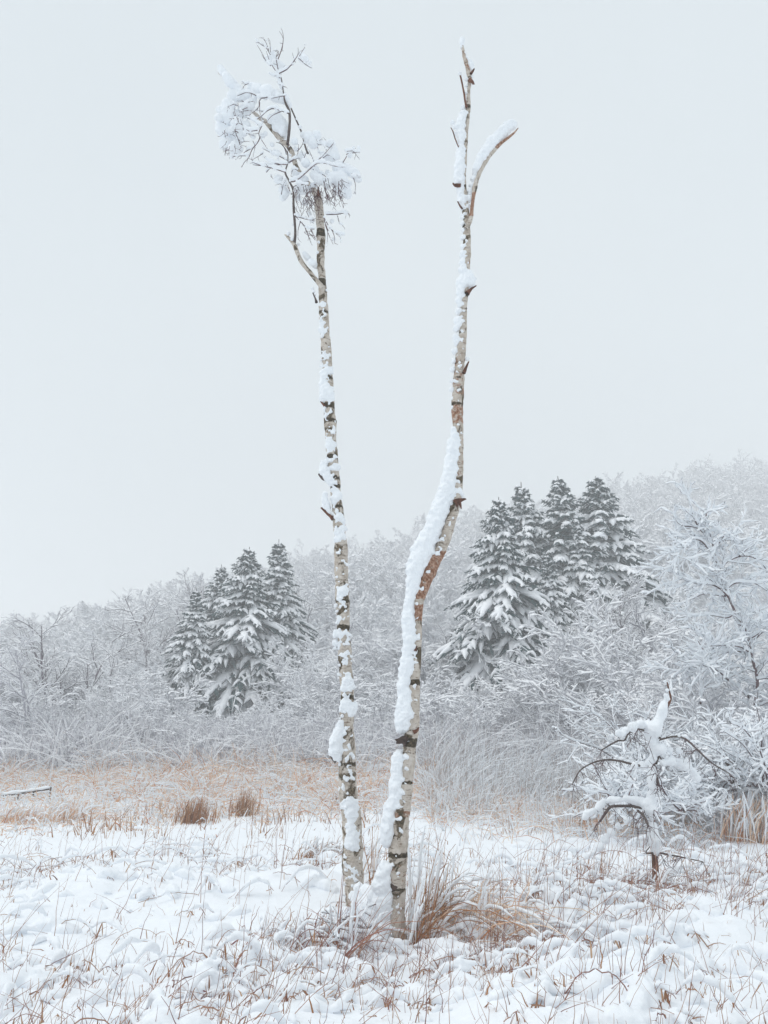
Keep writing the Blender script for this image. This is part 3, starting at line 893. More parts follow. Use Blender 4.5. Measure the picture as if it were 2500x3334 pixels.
for k in range(130):
    y = rg.uniform(620, 3000)
    xs = [p[1] for p in Rtr][::-1]
    cx = np.interp(y, xs, [p[0] for p in Rtr][::-1])
    tr = np.interp(y, xs, [p[2] for p in Rtr][::-1])
    u = rg.uniform(-0.9, 0.2)
    w = at(cx + u * tr, y, YRt)
    w[1] -= px2r(tr, w) * math.sqrt(1 - u * u)
    for _ in range(3):
        sc_.append((w + rg.normal(size=3) * 0.01).tolist())
        sr_.append(rg.uniform(0.007, 0.015))
objsR.append(remesh_blobs("snow", sc_, sr_, 0.0095, M['snow_fine'], snagR, sub=4, dsp=0.75, seed=6, nscale=20, smooth_it=3))
recenter(snagR, objsR)

# ================================================================ branching growth for bushes and bare trees
def unit(v):
    return v / (np.linalg.norm(v, axis=-1, keepdims=True) + 1e-9)


def grow(rg, start, direc, length, rad, levels):
    """levels: list of dict(K, wander, bias(z), n, angle, lr, rr, t0). returns [(P,R)] per level"""
    out = []
    S, D, L, Q = (np.asarray(v, float) for v in (start, direc, length, rad))
    for lv in levels:
        N, K = len(S), lv['K']
        P = np.empty((N, K, 3))
        P[:, 0] = S
        d = unit(D)
        T = np.empty((N, K, 3))
        T[:, 0] = d
        for k in range(1, K):
            d = unit(d + rg.normal(size=(N, 3)) * lv['wander'] + np.array([0, 0, lv['bias']]) * (k / K if lv['bias'] < 0 else 1))
            P[:, k] = P[:, k - 1] + d * (L / (K - 1))[:, None]
            T[:, k] = d
        Rr = Q[:, None] * np.linspace(1, lv.get('tip', 0.35), K)[None]
        out.append((P, Rr))
        n = lv.get('n', 0)
        if not n:
            break
        par = np.repeat(np.arange(N), n)
        t = np.tile((np.arange(n) + 0.5) / n, N) + rg.uniform(-0.4, 0.4, N * n) / n
        t = lv['t0'] + (1 - lv['t0']) * t
        f = t * (K - 1)
        i = np.clip(f.astype(int), 0, K - 2)
        u = (f - i)[:, None]
        S = P[par, i] * (1 - u) + P[par, i + 1] * u
        tan = T[par, i + 1]
        rv = rg.normal(size=(N * n, 3))
        side = unit(np.cross(tan, rv))
        a = np.radians(lv['angle']) * rg.uniform(0.7, 1.3, N * n)
        D = tan * np.cos(a)[:, None] + side * np.sin(a)[:, None]
        L = L[par] * lv['lr'] * (1.15 - 0.6 * t) * rg.uniform(0.7, 1.2, N * n)
        Q = Q[par] * lv['rr'] * (1.1 - 0.5 * t)
    return out


def dress(G, out, snow_r, wood_mi=0, snow_mi=1, sides=3, gain=1.0, minr=0.004, sfrac=1.0, rg=rng, lump=0.25):
    for P, Rr in out:
        G.tubes(P, np.maximum(Rr, minr), sides, mi=wood_mi)
        T = np.gradient(P, axis=1)
        T = unit(T)
        k = np.sqrt(np.clip(1 - T[..., 2] ** 2, 0.08, 1))
        sr = (snow_r + Rr * gain) * k
        sel = rg.random(len(P)) < sfrac
        sr2 = sr[sel] * rg.uniform(0.75, 1.3, sr[sel].shape)
        PP = P[sel].copy()
        PP[..., 2] += np.maximum(Rr[sel], minr) * 0.7 + sr2 * 0.55
        sr2[:, -1] *= 0.6
        G.tubes(PP, sr2, 3 if sides == 3 else 5, mi=snow_mi, lump=lump, rg=rg, flat=0.9)


def split_mesh(G, name_wood, name_snow, mats):
    """two meshes (wood, snow) out of one Geo by material index"""
    V = np.concatenate(G.V)
    res = []
    for mi, nm in ((0, name_wood), (1, name_snow)):
        F_ = [np.concatenate(d[mi]) for d in (G.Fq, G.Ft) if mi in d]
        res.append(F_)
    outm = []
    for (F_, nm, mt) in zip(res, (name_wood, name_snow), mats):
        used = np.unique(np.concatenate([f.ravel() for f in F_]))
        remap = np.zeros(len(V), dtype=np.int64)
        remap[used] = np.arange(len(used))
        outm.append(mesh_np(nm, V[used], [(remap[f], 0) for f in F_], mt))
    return outm


def bush_variant(seed, n0=9, h=4.0, spread=0.55, arch=-0.10, snow_r=0.022, mats=None, n1=7, n2=6, n3=0, a1=38, wander=0.10, sides=3):
    rg = np.random.default_rng(seed)
    az = rg.uniform(0, 2 * np.pi, n0)
    el = rg.uniform(0.1, 1.0, n0) * spread
    D = np.stack([np.sin(el) * np.cos(az), np.sin(el) * np.sin(az), np.cos(el)], -1)
    S = np.stack([rg.normal(size=n0) * 0.15, rg.normal(size=n0) * 0.15, np.full(n0, -0.3)], -1)
    L = h * rg.uniform(0.65, 1.15, n0)
    lv = [dict(K=8, wander=wander, bias=arch, n=n1, angle=a1, lr=0.5, rr=0.45, t0=0.15),
          dict(K=5, wander=wander * 1.3, bias=arch * 1.2, n=n2, angle=42, lr=0.5, rr=0.5, t0=0.1),
          dict(K=4, wander=0.16, bias=arch, n=n3, angle=45, lr=0.5, rr=0.6, t0=0.1)]
    if n3:
        lv.append(dict(K=3, wander=0.18, bias=arch, n=0, angle=45, lr=0.5, rr=0.6, t0=0.1))
    out = grow(rg, S, D, L, np.full(n0, 0.006 * h), lv)
    G = Geo()
    dress(G, out, snow_r, sides=sides, rg=rg)
    return split_mesh(G, "branches", "snow", mats)


def tree_variant(seed, h=9.0, trunks=1, snow_r=0.05, mats=None, spread=0.12, n1=14, n2=8, n3=5, up=0.03, t0=0.22, a1=48, r0=0.014, k1=0.42):
    rg = np.random.default_rng(seed)
    az = rg.uniform(0, 2 * np.pi, trunks)
    D = np.stack([np.cos(az) * spread, np.sin(az) * spread, np.ones(trunks)], -1)
    S = np.zeros((trunks, 3))
    S[:, 2] = -0.4
    L = h * rg.uniform(0.8, 1.0, trunks)
    lv = [dict(K=10, wander=0.05, bias=0.03, n=n1, angle=a1, lr=k1, rr=0.45, t0=t0, tip=0.2),
          dict(K=6, wander=0.12, bias=up, n=n2, angle=42, lr=0.5, rr=0.5, t0=0.15),
          dict(K=4, wander=0.15, bias=up, n=n3, angle=42, lr=0.55, rr=0.6, t0=0.1),
          dict(K=3, wander=0.18, bias=-0.02, n=0, angle=45, lr=0.5, rr=0.6, t0=0.1)]
    out = grow(rg, S, D, L, np.full(trunks, r0 * h), lv)
    G = Geo()
    dress(G, out, snow_r, minr=0.006, rg=rg)
    return split_mesh(G, "branches", "snow", mats)


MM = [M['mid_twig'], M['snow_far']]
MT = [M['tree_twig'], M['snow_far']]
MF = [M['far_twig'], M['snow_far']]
bushes = [bush_variant(100, 10, 4.0, 0.75, -0.10, 0.042, MM, 8, 7, 3),
          bush_variant(101, 9, 4.0, 1.0, -0.16, 0.046, MM, 8, 7, 3),
          bush_variant(102, 12, 4.0, 0.55, -0.04, 0.040, MM, 8, 6, 3),
          bush_variant(103, 8, 4.0, 0.9, -0.22, 0.05, MM, 9, 7, 3)]
trees = [tree_variant(200, 9, 1, 0.034, MT, n1=14, n2=8, n3=4),
         tree_variant(201, 9, 3, 0.030, MT, spread=0.35, n1=9, n2=7, n3=4, t0=0.3, r0=0.015),
         tree_variant(202, 9, 2, 0.036, MM, spread=0.25, n1=11, n2=7, n3=4, up=-0.02)]
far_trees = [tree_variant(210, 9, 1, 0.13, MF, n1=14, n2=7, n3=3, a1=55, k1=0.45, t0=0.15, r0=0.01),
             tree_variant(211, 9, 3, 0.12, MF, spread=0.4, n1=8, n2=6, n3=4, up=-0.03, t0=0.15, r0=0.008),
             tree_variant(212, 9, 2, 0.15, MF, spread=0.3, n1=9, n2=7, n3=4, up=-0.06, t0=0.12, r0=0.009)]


def plant(meshes, name, label, cat, x, y, sc, rz, group=None, lift=0.0):
    r = thing(name, label, cat, (x, y, gz(x, y) + lift), group)
    r.rotation_euler = (0, 0, rz)
    r.scale = sc if hasattr(sc, "__len__") else (sc, sc, sc)
    for m in meshes:
        link(bpy.data.objects.new(m.name.split('.')[0], m), r)
    return r


# ---- spruces
def spruce_variant(seed, H=15.0, RB=4.7):
    rg = np.random.default_rng(seed)
    needles, snow, trunk = Geo(), Geo(), Geo()
    K = 16
    tp = np.zeros((1, K, 3))
    tp[0, :, 2] = np.linspace(-0.5, H, K)
    tp[0, :, 0] = np.cumsum(rg.normal(size=K) * 0.03)
    trunk.tubes(tp, np.linspace(0.19, 0.02, K)[None], 7)
    z = 0.5
    B = []
    while z < H - 0.25:
        t = z / H
        L = RB * (1 - t) ** 0.88 * (0.55 + 0.45 * min(1, t * 6)) * (1 - 0.35 * max(0, (t - 0.75) / 0.25)) + 0.03 + 0.10 * (1 - t)
        n = int(round(5 + 4 * (1 - t)))
        ph = rg.random() * 6.28
        for k in range(n):
            B.append((z + rg.normal() * 0.08, L * rg.uniform(0.68, 1.25), ph + k * 6.283 / n + rg.normal() * 0.16, t))
        z += 0.42 - 0.12 * t
    B = np.array(B)
    N = len(B)
    K = 7
    s = np.linspace(0, 1, K)[None, :]
    L, az, t = B[:, 1:2], B[:, 2:3], B[:, 3:4]
    slope = np.where(t > 0.82, 0.55 - (1 - t) * 1.5, -0.10 - 0.38 * (1 - t)) + rg.normal(size=(N, 1)) * 0.10
    sag = (0.28 + rg.random((N, 1)) * 0.55) * np.clip(1.15 - t, 0.1, 1)
    rr = L * s * (1 - 0.12 * sag * s)
    zz = B[:, 0:1] + slope * L * s - sag * L * s ** 2 * 0.62
    P = np.stack([np.cos(az) * rr, np.sin(az) * rr, zz], -1)
    P[..., :2] += np.interp(zz, tp[0, :, 2], tp[0, :, 0])[..., None] * np.array([1, 0])
    W = (0.035 + 0.08 * L) * np.sin(np.clip(s * 0.86 + 0.16, 0, 1) * np.pi) ** 0.6
    needles.tubes(P, W * 0.7, 5, up=-0.35, flat=0.55, lump=0.5, rg=rg)
    load = np.clip(rg.normal(1.12, 0.42, size=(N, 1)), 0.0, 1.9)
    load[rg.random(N) < 0.16] = 0.12
    load *= np.where(B[:, 3:4] > 0.88, 0.6, 1.0)
    sw = (0.07 + 0.072 * L) * load * np.sin(np.clip(s * 0.85 + 0.17, 0, 1) * np.pi) ** 0.55 * rg.uniform(0.7, 1.35, (N, K)) * rg.uniform(0.55, 1.35, (N, K))
    sw = np.where(sw > 0.17, 0.17 + (sw - 0.17) * 0.3, sw)
    snow.tubes(P, sw, 6, up=0.62, flat=0.72, lump=0.22, rg=rg)
    # side sprays
    nl = 10
    par = np.repeat(np.arange(N), nl)
    f = np.tile(np.linspace(0.22, 0.97, nl), N) + rg.normal(size=N * nl) * 0.03
    fi = np.clip(f, 0, 0.999) * (K - 1)
    i0 = fi.astype(int)
    u = (fi - i0)[:, None]
    S = P[par, i0] * (1 - u) + P[par, np.minimum(i0 + 1, K - 1)] * u
    out = np.stack([np.cos(az[par, 0]), np.sin(az[par, 0]), 0 * par], -1)
    lat = np.stack([-out[:, 1], out[:, 0], 0 * par], -1) * np.where(np.arange(N * nl) % 2 == 0, 1, -1)[:, None]
    ll = (0.10 + 0.34 * L[par, 0] * (1.1 - f)) * rg.uniform(0.7, 1.3, N * nl)
    D = unit(out * 0.75 + lat * rg.uniform(0.5, 1.1, (N * nl, 1)) + np.array([0, 0, -0.25]) + rg.normal(size=(N * nl, 3)) * 0.12)
    k4 = np.linspace(0, 1, 4)
    Q = S[:, None, :] + D[:, None, :] * (ll[:, None] * k4)[..., None]
    Q[..., 2] -= (ll[:, None] * k4 ** 2) * rg.uniform(0.25, 0.8, (N * nl, 1))
    wq = (0.05 + 0.11 * ll)[:, None] * np.array([0.6, 1, 0.85, 0.2])[None]
    needles.tubes(Q, wq, 3, up=-0.4, flat=0.6, lump=0.5, rg=rg)
    sel = rg.random(N * nl) < 0.84 * np.clip(load[par, 0] + 0.35, 0, 1)
    sq = wq[sel] * rg.uniform(0.75, 1.75, (sel.sum(), 1)) * np.array([0.7, 1.1, 1.05, 0.45])[None]
    snow.tubes(Q[sel], sq, 5, up=0.62, flat=0.75, lump=0.25, rg=rg)
    # needle tufts that fray the edges
    nt_ = 5
    pi = np.repeat(np.arange(N * nl), nt_)
    ft = rg.integers(1, 4, len(pi))
    A = Q[pi, ft]
    d = unit(D[pi] * 0.6 + rg.normal(size=(len(pi), 3)) * 0.5 + np.array([0, 0, -0.55]))
    bl = rg.uniform(0.10, 0.24, len(pi))
    E = A[:, None, :] + d[:, None, :] * (bl[:, None] * np.array([0, 1.0])[None])[..., None]
    needles.ribbons(E, np.stack([np.full(len(pi), 0.035), np.full(len(pi), 0.008)], -1), rg=rg)
    return [("trunk", trunk.mesh("trunk", M['dark_bark'])), ("foliage", needles.mesh("foliage", M['needle'], False)), ("snow", snow.mesh("snow", M['snow_far']))]


spv = [spruce_variant(31), spruce_variant(32, 15, 5.3), spruce_variant(33, 15, 4.2), spruce_variant(34, 15, 4.8)]
SPR = [  # px top, py top, Y, width factor, variant, rot, label
    (922, 1752, 52, 1.12, 2, 0.4, "dark spruce with the open top, rightmost of the left spruce group"),
    (800, 1778, 49, 1.2, 1, 1.3, "tallest snow-laden spruce in the middle of the left group"),
    (722, 1835, 51, 1.05, 3, 2.2, "slim spruce half hidden behind the tallest one of the left group"),
    (633, 1918, 47, 1.1, 2, 3.0, "small spruce at the left edge of the left spruce group"),
    (1607, 1622, 44, 1.05, 1, 0.9, "broad snow-laden spruce at the left edge of the right spruce group"),
    (1706, 1575, 50, 1.1, 3, 4.0, "narrow pointed spruce second from left in the right group"),
    (1828, 1548, 49, 1.15, 0, 5.1, "tall snow-topped spruce third from left in the right group"),
    (1935, 1556, 50, 1.28, 1, 2.7, "wide dark spruce at the right edge of the right group"),
    (1790, 1800, 44, 0.9, 2, 1.9, "low spruce crown in front of the tall right-hand spruces"),
    (1870, 1700, 48, 1.05, 3, 3.3, "spruce between the two tallest ones on the right, its tip below theirs")]
for (px, py, Y, wf, v, rz, lab) in SPR:
    w = at(px, py, Y)
    zb = gz(w[0], Y)
    h = w[2] - zb
    r = thing("spruce_tree", lab, "spruce", (w[0], Y, zb), "spruces on the lower slope")
    r.rotation_euler = (0, 0, rz)
    s = h / 15.0
    r.scale = (s * wf * 1.16, s * wf * 1.16, s)
    r.rotation_euler[0] = random.Random(px).uniform(-0.035, 0.035)
    r.rotation_euler[1] = random.Random(py).uniform(-0.035, 0.035)
    for nm, me in spv[v]:
        link(bpy.data.objects.new(nm, me), r)

# ---- bare trees and bushes in the middle distance
def by_px(meshes, name, label, cat, px, ytop, Y, nominal, rz, wf=1.0, group=None):
    w = at(px, ytop, Y)
    zb = gz(w[0], Y)
    s = (w[2] - zb) / nominal
    return plant(meshes, name, label, cat, w[0], Y, (s * wf, s * wf, s), rz, group)


BARE = [(250, 2010, 38, 1, 0.5, 1.2, "forked bare tree with dark trunks on the far left"),
        (160, 2090, 30, 2, 2.0, 1.0, "slender frosted tree left of the forked one"),
        (375, 2120, 36, 0, 1.0, 1.0, "thin dark-stemmed tree between the forked tree and the left spruces"),
        (560, 1890, 64, 1, 2.5, 1.2, "pale bare tree rising behind the left edge of the spruces"),
        (500, 1960, 60, 0, 4.5, 1.3, "low pale tree beside the bare one behind the left spruces"),
        (20, 2120, 40, 0, 3.5, 1.1, "bare tree cut by the left edge of the picture"),
        (1960, 1930, 39, 1, 1.5, 0.9, "frosted young tree in front of the right spruces"),
        (1240, 1990, 52, 2, 0.2, 1.2, "pale bare tree between the two birch snags"),
        (1010, 1950, 58, 0, 0.8, 1.3, "bare tree between the left spruces and the left snag"),
        (1420, 2040, 46, 0, 2.8, 1.0, "bare tree just right of the bent snag"),
        (2180, 1900, 42, 2, 1.1, 1.1, "frosted tree behind the thicket right of the spruces")]
for (px, yt, Y, v, rz, wf, lab) in BARE:
    by_px(trees[v], "bare_tree", lab, "tree", px, yt, Y, 8.6, rz, wf, "frosted bare trees")
def bush_label(px, Y):
    row = "rearmost row" if Y > 43 else "third row" if Y > 37 else "second row" if Y > 32 else "front row"
    side = "beyond the tan grass left of the snags" if px < 1050 else "seen between and just beside the two snags" if px < 1450 else "beyond the tall reeds below the right spruces" if px < 2050 else "behind the snowy birch near the right edge"
    return "frosted bush of the %s, %s" % (row, side)



BG = "bushes along the foot of the hill"
rgb = np.random.default_rng(77)
k = 0
for Y, ytop, step in ((46, 2110, 150), (40, 2190, 130), (34, 2260, 120), (29.5, 2340, 105)):
    px = -120 + rgb.uniform(0, 60)
    while px < 2650:
        yt = ytop + rgb.normal() * 35
        if px > 1750 and Y > 30:
            yt -= 60
        if 540 < px < 1010 or 1440 < px < 1720:
            if Y > 43:
                px += step
                continue
            yt = max(yt, 2330 if px < 1100 else 2260)
        by_px(bushes[k % 4], "bush", bush_label(px, Y), "bush", px, yt, Y + rgb.uniform(-1.5, 1.5), 3.6, rgb.uniform(0, 6.28), rgb.uniform(0.95, 1.4), BG)
        px += step * rgb.uniform(0.75, 1.25)
        k += 1
# nearer bushes that stand out
NEAR = [(1010, 2400, 26, 0, 0.7, 1.1, "bush with arching dark stems behind the tan grass left of the snags"),
        (560, 2350, 30, 3, 1.4, 1.3, "rounded hollow bush with snow-bowed branches left of the snags"),
        (120, 2420, 27, 1, 2.2, 1.2, "low arching bush above the fence at the left edge"),
        (1900, 2080, 34, 2, 0.1, 1.3, "big frosted bush in front of the right spruces"),
        (2100, 2150, 27, 0, 3.1, 1.2, "dense frosted bush left of the snow-covered birch"),
        (2230, 2230, 19.5, 2, 4.2, 1.0, "tangled snowy shrub below the snow-covered birch"),
        (2420, 2200, 18, 0, 5.2, 1.1, "tall shrub against the right edge"),
        (2100, 2380, 17.5, 3, 0.9, 1.0, "low shrub behind the bowed sapling"),
        (2330, 2350, 15.5, 1, 1.9, 1.1, "snow-bowed shrub beside the dark stump"),
        (2500, 2330, 14.5, 3, 2.9, 1.1, "shrub with dark stems cut by the right edge")]
for (px, yt, Y, v, rz, wf, lab) in NEAR:
    by_px(bushes[v], "bush", lab, "bush", px, yt, Y, 3.6, rz, wf, "nearer bushes")

# ---- far wooded hillside
rgf = np.random.default_rng(8)
pts, scl, rot, idx = [], [], [], []
y = 62.0
while y < 178:
    sp = 3.0 + (y - 62) * 0.012
    xw = y * 0.62
    for x in np.arange(-xw, xw, sp):
        xx, yy = x + rgf.normal() * sp * 0.35, y + rgf.normal() * 1.2
        pts.append((xx, yy, 0))
        scl.append(rgf.uniform(0.62, 1.12) * (0.75 if y < 80 else 1.0))
    y += 3.6 + (y - 62) * 0.02
pts = np.array(pts)
pts[:, 2] = ground(pts[:, 0], pts[:, 1]) - 0.4
n = len(pts)
pm = bpy.data.meshes.new("wooded_hillside")
pm.vertices.add(n)
pm.vertices.foreach_set("co", pts.astype(np.float32).ravel())
a1 = pm.attributes.new("scl", 'FLOAT', 'POINT')
a1.data.foreach_set("value", np.array(scl, dtype=np.float32))
a2 = pm.attributes.new("rot", 'FLOAT_VECTOR', 'POINT')
rv = np.zeros((n, 3), dtype=np.float32)
rv[:, 2] = rgf.uniform(0, 6.28, n)
rv[:, 0] = rgf.normal(size=n) * 0.08
a2.data.foreach_set("vector", rv.ravel())
a3 = pm.attributes.new("pick", 'INT', 'POINT')
a3.data.foreach_set("value", rgf.integers(0, 3, n).astype(np.int32))
wood = link(bpy.data.objects.new("hillside_forest", pm))
tag(wood, kind="stuff", label="snow-covered bare forest on the hillside fading into the haze", cat="forest")
src = []
for vi, (mw, ms) in enumerate(far_trees):
    # one joined mesh per variant
    G = []
    import bmesh
    bm = bmesh.new()
    bm.from_mesh(mw)
    nf = len(bm.faces)
    bm.from_mesh(ms)
    bm.faces.ensure_lookup_table()
    for i in range(nf, len(bm.faces)):
        bm.faces[i].material_index = 1
    me = bpy.data.meshes.new("far_tree_form")
    bm.to_mesh(me)
    bm.free()
    me.materials.append(MF[0])
    me.materials.append(MF[1])
    src.append(bpy.data.objects.new("far_tree_form", me))
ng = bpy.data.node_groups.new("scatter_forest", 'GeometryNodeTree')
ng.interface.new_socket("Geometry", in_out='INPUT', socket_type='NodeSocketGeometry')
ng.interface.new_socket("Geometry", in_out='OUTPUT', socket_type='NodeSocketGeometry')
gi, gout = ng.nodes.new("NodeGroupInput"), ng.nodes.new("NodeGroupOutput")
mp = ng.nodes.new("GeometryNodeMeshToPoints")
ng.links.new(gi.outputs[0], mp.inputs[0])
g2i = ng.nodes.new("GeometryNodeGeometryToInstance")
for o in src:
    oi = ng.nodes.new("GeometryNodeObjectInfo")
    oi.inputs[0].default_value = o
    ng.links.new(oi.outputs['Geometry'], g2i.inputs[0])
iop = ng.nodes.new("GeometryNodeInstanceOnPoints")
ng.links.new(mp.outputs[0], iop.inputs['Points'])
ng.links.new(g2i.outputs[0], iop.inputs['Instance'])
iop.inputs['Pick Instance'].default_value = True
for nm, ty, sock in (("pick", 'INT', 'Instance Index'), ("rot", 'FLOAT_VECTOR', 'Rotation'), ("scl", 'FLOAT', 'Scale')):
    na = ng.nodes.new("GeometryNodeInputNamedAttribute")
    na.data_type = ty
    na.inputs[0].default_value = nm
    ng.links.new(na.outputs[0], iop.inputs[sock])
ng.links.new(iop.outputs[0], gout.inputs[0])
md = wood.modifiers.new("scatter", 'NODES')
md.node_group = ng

# ================================================================ snowy birch on the right (explicit limbs)
def skeleton_tree(name, label, cat, lines, Y, r0s, snow_r, seed, lv, mats, spread=0.6, group=None, base=None, voxel=None):
    """lines: list of pixel polylines [(x,y),..] and radii; random twigs grow from them"""
    rgl = np.random.default_rng(seed)
    G = Geo()
    starts, dirs, lens, rads = [], [], [], []
    for li, rad0, yo in zip(lines, r0s[0], r0s[1]):
        W = np.array([at(p[0], p[1], Y + yo * (i / max(1, len(li) - 1))) for i, p in enumerate(li)])
        S = resample(np.c_[W, np.linspace(1, 0.4, len(W))], 0.08)
        rr = S[:, 3] * rad0
        dress(G, [(S[None, :, :3], rr[None])], snow_r * 1.0, sides=6, gain=1.2, rg=rgl, minr=0.004)
        for i in range(1, len(S)):
            if rgl.random() < lv['dens']:
                t = S[i, :3] - S[i - 1, :3]
                t = t / np.linalg.norm(t)
                d = unit(t + rgl.normal(size=3) * 0.8)
                starts.append(S[i, :3])
                dirs.append(d)
                lens.append(lv['len'] * rgl.uniform(0.5, 1.3))
                rads.append(min(rr[i] * 0.5, 0.012))
    out = grow(rgl, starts, dirs, lens, rads, lv['levels'])
    dress(G, out, snow_r, sides=4, rg=rgl, minr=0.0035)
    loc = np.array([*at(*base, Y)]) if base else np.array([*at(lines[0][0][0], lines[0][0][1], Y)])
    root = thing(name, label, cat, tuple(loc), group)
    os_ = []
    for m in split_mesh(G, "branches", "snow", mats):
        os_.append(link(bpy.data.objects.new(m.name.split('.')[0], m), root))
    recenter(root, os_)
    return root


c6 = (2000, 1450, .4521)
BR = [[(1000, 2050), (1010, 1900), (1030, 1700), (1000, 1560), (960, 1400), (930, 1300), (870, 1200), (820, 1090), (780, 1040), (760, 940), (735, 840), (715, 740), (690, 640), (665, 540), (660, 470)],
      [(780, 1040), (700, 1000), (640, 985), (560, 990), (490, 960), (430, 910), (365, 900)], [(800, 1045), (850, 1000), (920, 985), (1000, 990), (1060, 1020), (1100, 1050)], [(800, 1085), (720, 1075), (640, 1070), (560, 1110)],
      [(760, 900), (810, 840), (900, 800), (980, 800), (1040, 830), (1080, 870), (1105, 930)], [(715, 780), (670, 740), (640, 700), (590, 675), (530, 690), (480, 740), (450, 810)], [(700, 700), (620, 610), (560, 585), (480, 575), (430, 520)],
      [(620, 610), (580, 540), (560, 480), (540, 400)], [(715, 760), (760, 700), (820, 680), (875, 675)], [(740, 720), (790, 650)], [(900, 800), (950, 750), (1005, 715)], [(870, 1200), (820, 1240), (740, 1230), (640, 1215)], [(930, 1300), (1000, 1280), (1090, 1240)],
      [(930, 1300), (880, 1280), (950, 1260)], [(1000, 1530), (930, 1490), (850, 1485), (740, 1510)], [(990, 1500), (900, 1450), (780, 1440), (690, 1445)], [(620, 1860), (625, 1700), (610, 1560), (605, 1490)], [(820, 1690), (740, 1620), (640, 1585)], [(970, 1820), (900, 1750), (820, 1690)],
      [(1010, 1400), (1060, 1350), (1105, 1330)], [(960, 1400), (1030, 1360), (1100, 1290)], [(430, 1480), (470, 1500), (500, 1525)], [(605, 1560), (540, 1600), (460, 1640)], [(650, 1480), (600, 1400), (605, 1380)]]
BRp = [[(2000 + .4521 * x, 1450 + .4521 * y) for x, y in l] for l in BR]
skeleton_tree("snowy_birch", "snow-coated living birch at the right edge rising above the thicket", "birch", BRp, 18.0,
              ([0.036] + [0.022] * 23, [0.0] + list(np.random.default_rng(4).normal(size=23) * 0.6)), 0.026, 61,
              dict(dens=0.75, len=0.75, levels=[dict(K=6, wander=0.16, bias=-0.05, n=5, angle=40, lr=0.5, rr=0.7, t0=0.15), dict(K=4, wander=0.18, bias=-0.05, n=0)]),
              [M['twig'], M['snow_fine']], base=(2465, 2440))

# tangled snowy branches in front right (bare shrubs whose limbs cross)
rq = np.random.default_rng(14)
for k_, (x0, y0, Y, lab) in enumerate([(2180, 2560, 14.5, "criss-crossing snow-loaded shrub right of the bowed sapling"), (2330, 2580, 13.5, "heaped shrub bent flat under lumps of snow left of the stump"), (2040, 2500, 16.5, "fine-stemmed shrub left of the bowed sapling"), (2470, 2560, 13.0, "dark-stemmed brush at the right edge behind the stump"), (2200, 2640, 12.2, "low mound of snow-matted twigs just behind the bowed sapling"), (2010, 2620, 12.8, "sprawling low shrub behind the sapling's drooping left arm")]):
    lines = []
    for j in range(13):
        a = rq.uniform(-1.25, 1.25)
        Lp = rq.uniform(170, 330) * (0.5 if y0 > 2600 else 0.85)
        p = [(x0 + rq.normal() * 25, y0)]
        for s in range(6):
            a += rq.normal() * 0.22 + np.sign(a) * 0.10
            p.append((p[-1][0] + math.sin(a) * Lp / 6, p[-1][1] - math.cos(a) * Lp / 6))
        lines.append(p)
    skeleton_tree("shrub", lab, "shrub", lines, Y, ([0.014] * 13, list(rq.normal(size=13) * 0.7)), 0.017, 70 + k_,
                  dict(dens=0.5, len=0.5, levels=[dict(K=5, wander=0.2, bias=-0.06, n=4, angle=45, lr=0.55, rr=0.7, t0=0.15), dict(K=4, wander=0.2, bias=-0.05, n=0)]), [M['twig'], M['snow_fine']], group="shrubs on the right")

# ================================================================ snow-bowed sapling (right foreground)
YS = 9.2
c8 = (1700, 2150, .4822)
locS = at(*crop([(900, 1420)], *c8)[0][:2], YS)
sap = thing("bowed_sapling", "sapling buried in thick snow with drooping arms right of the snags", "sapling", tuple(locS))
objsS = []
tr = crop([(900, 1480, 22), (898, 1380, 22), (888, 1250, 18), (885, 1150, 16), (880, 1000, 16), (880, 850, 14), (885, 700, 14), (895, 560, 13), (930, 440, 12), (965, 340, 10), (1002, 262, 8), (990, 200, 6), (980, 152, 4)], *c8)
objsS.append(limb("trunk", tr, YS, sap, M['rust_wood'], 10, seed=41))
SB = [[(890, 1010, 12), (830, 1000, 11), (745, 985, 10), (680, 983, 10), (600, 988, 9), (570, 1020, 9), (550, 1050, 8), (530, 1082, 6)], [(780, 1015, 8), (820, 1050, 8), (850, 1112, 6)], [(860, 720, 8), (760, 705, 8), (650, 678, 7), (560, 672, 6), (470, 695, 5), (390, 745, 5), (340, 835, 3)],
      [(880, 500, 8), (840, 480, 7), (780, 465, 6), (720, 490, 6), (690, 540, 5), (640, 545, 6), (540, 603, 4)], [(915, 540, 7), (1020, 515, 6), (1100, 530, 6), (1180, 600, 6), (1270, 685, 5), (1400, 765, 3)], [(930, 1300, 6), (980, 1310, 6), (1080, 1330, 5), (1220, 1360, 3)],
      [(890, 700, 9), (898, 760, 12), (915, 830, 12)], [(905, 700, 7), (925, 650, 6), (950, 690, 4)], [(600, 985, 4), (570, 970, 3)], [(575, 1010, 4), (545, 1003, 3)], [(880, 560, 5), (930, 520, 5), (930, 540, 3)], [(820, 460, 4), (868, 398, 3)], [(900, 1300, 8), (835, 1300, 5), (860, 1260, 3)], [(895, 1060, 8), (888, 1040, 5)]]
for k_, b_ in enumerate(crop(x, *c8) for x in SB):
    objsS.append(limb("branch", b_, YS - 0.02, sap, M['dark_bark'], 7, seed=50 + k_, dY=list(np.linspace(0, rq.normal() * 0.15, len(b_)))))
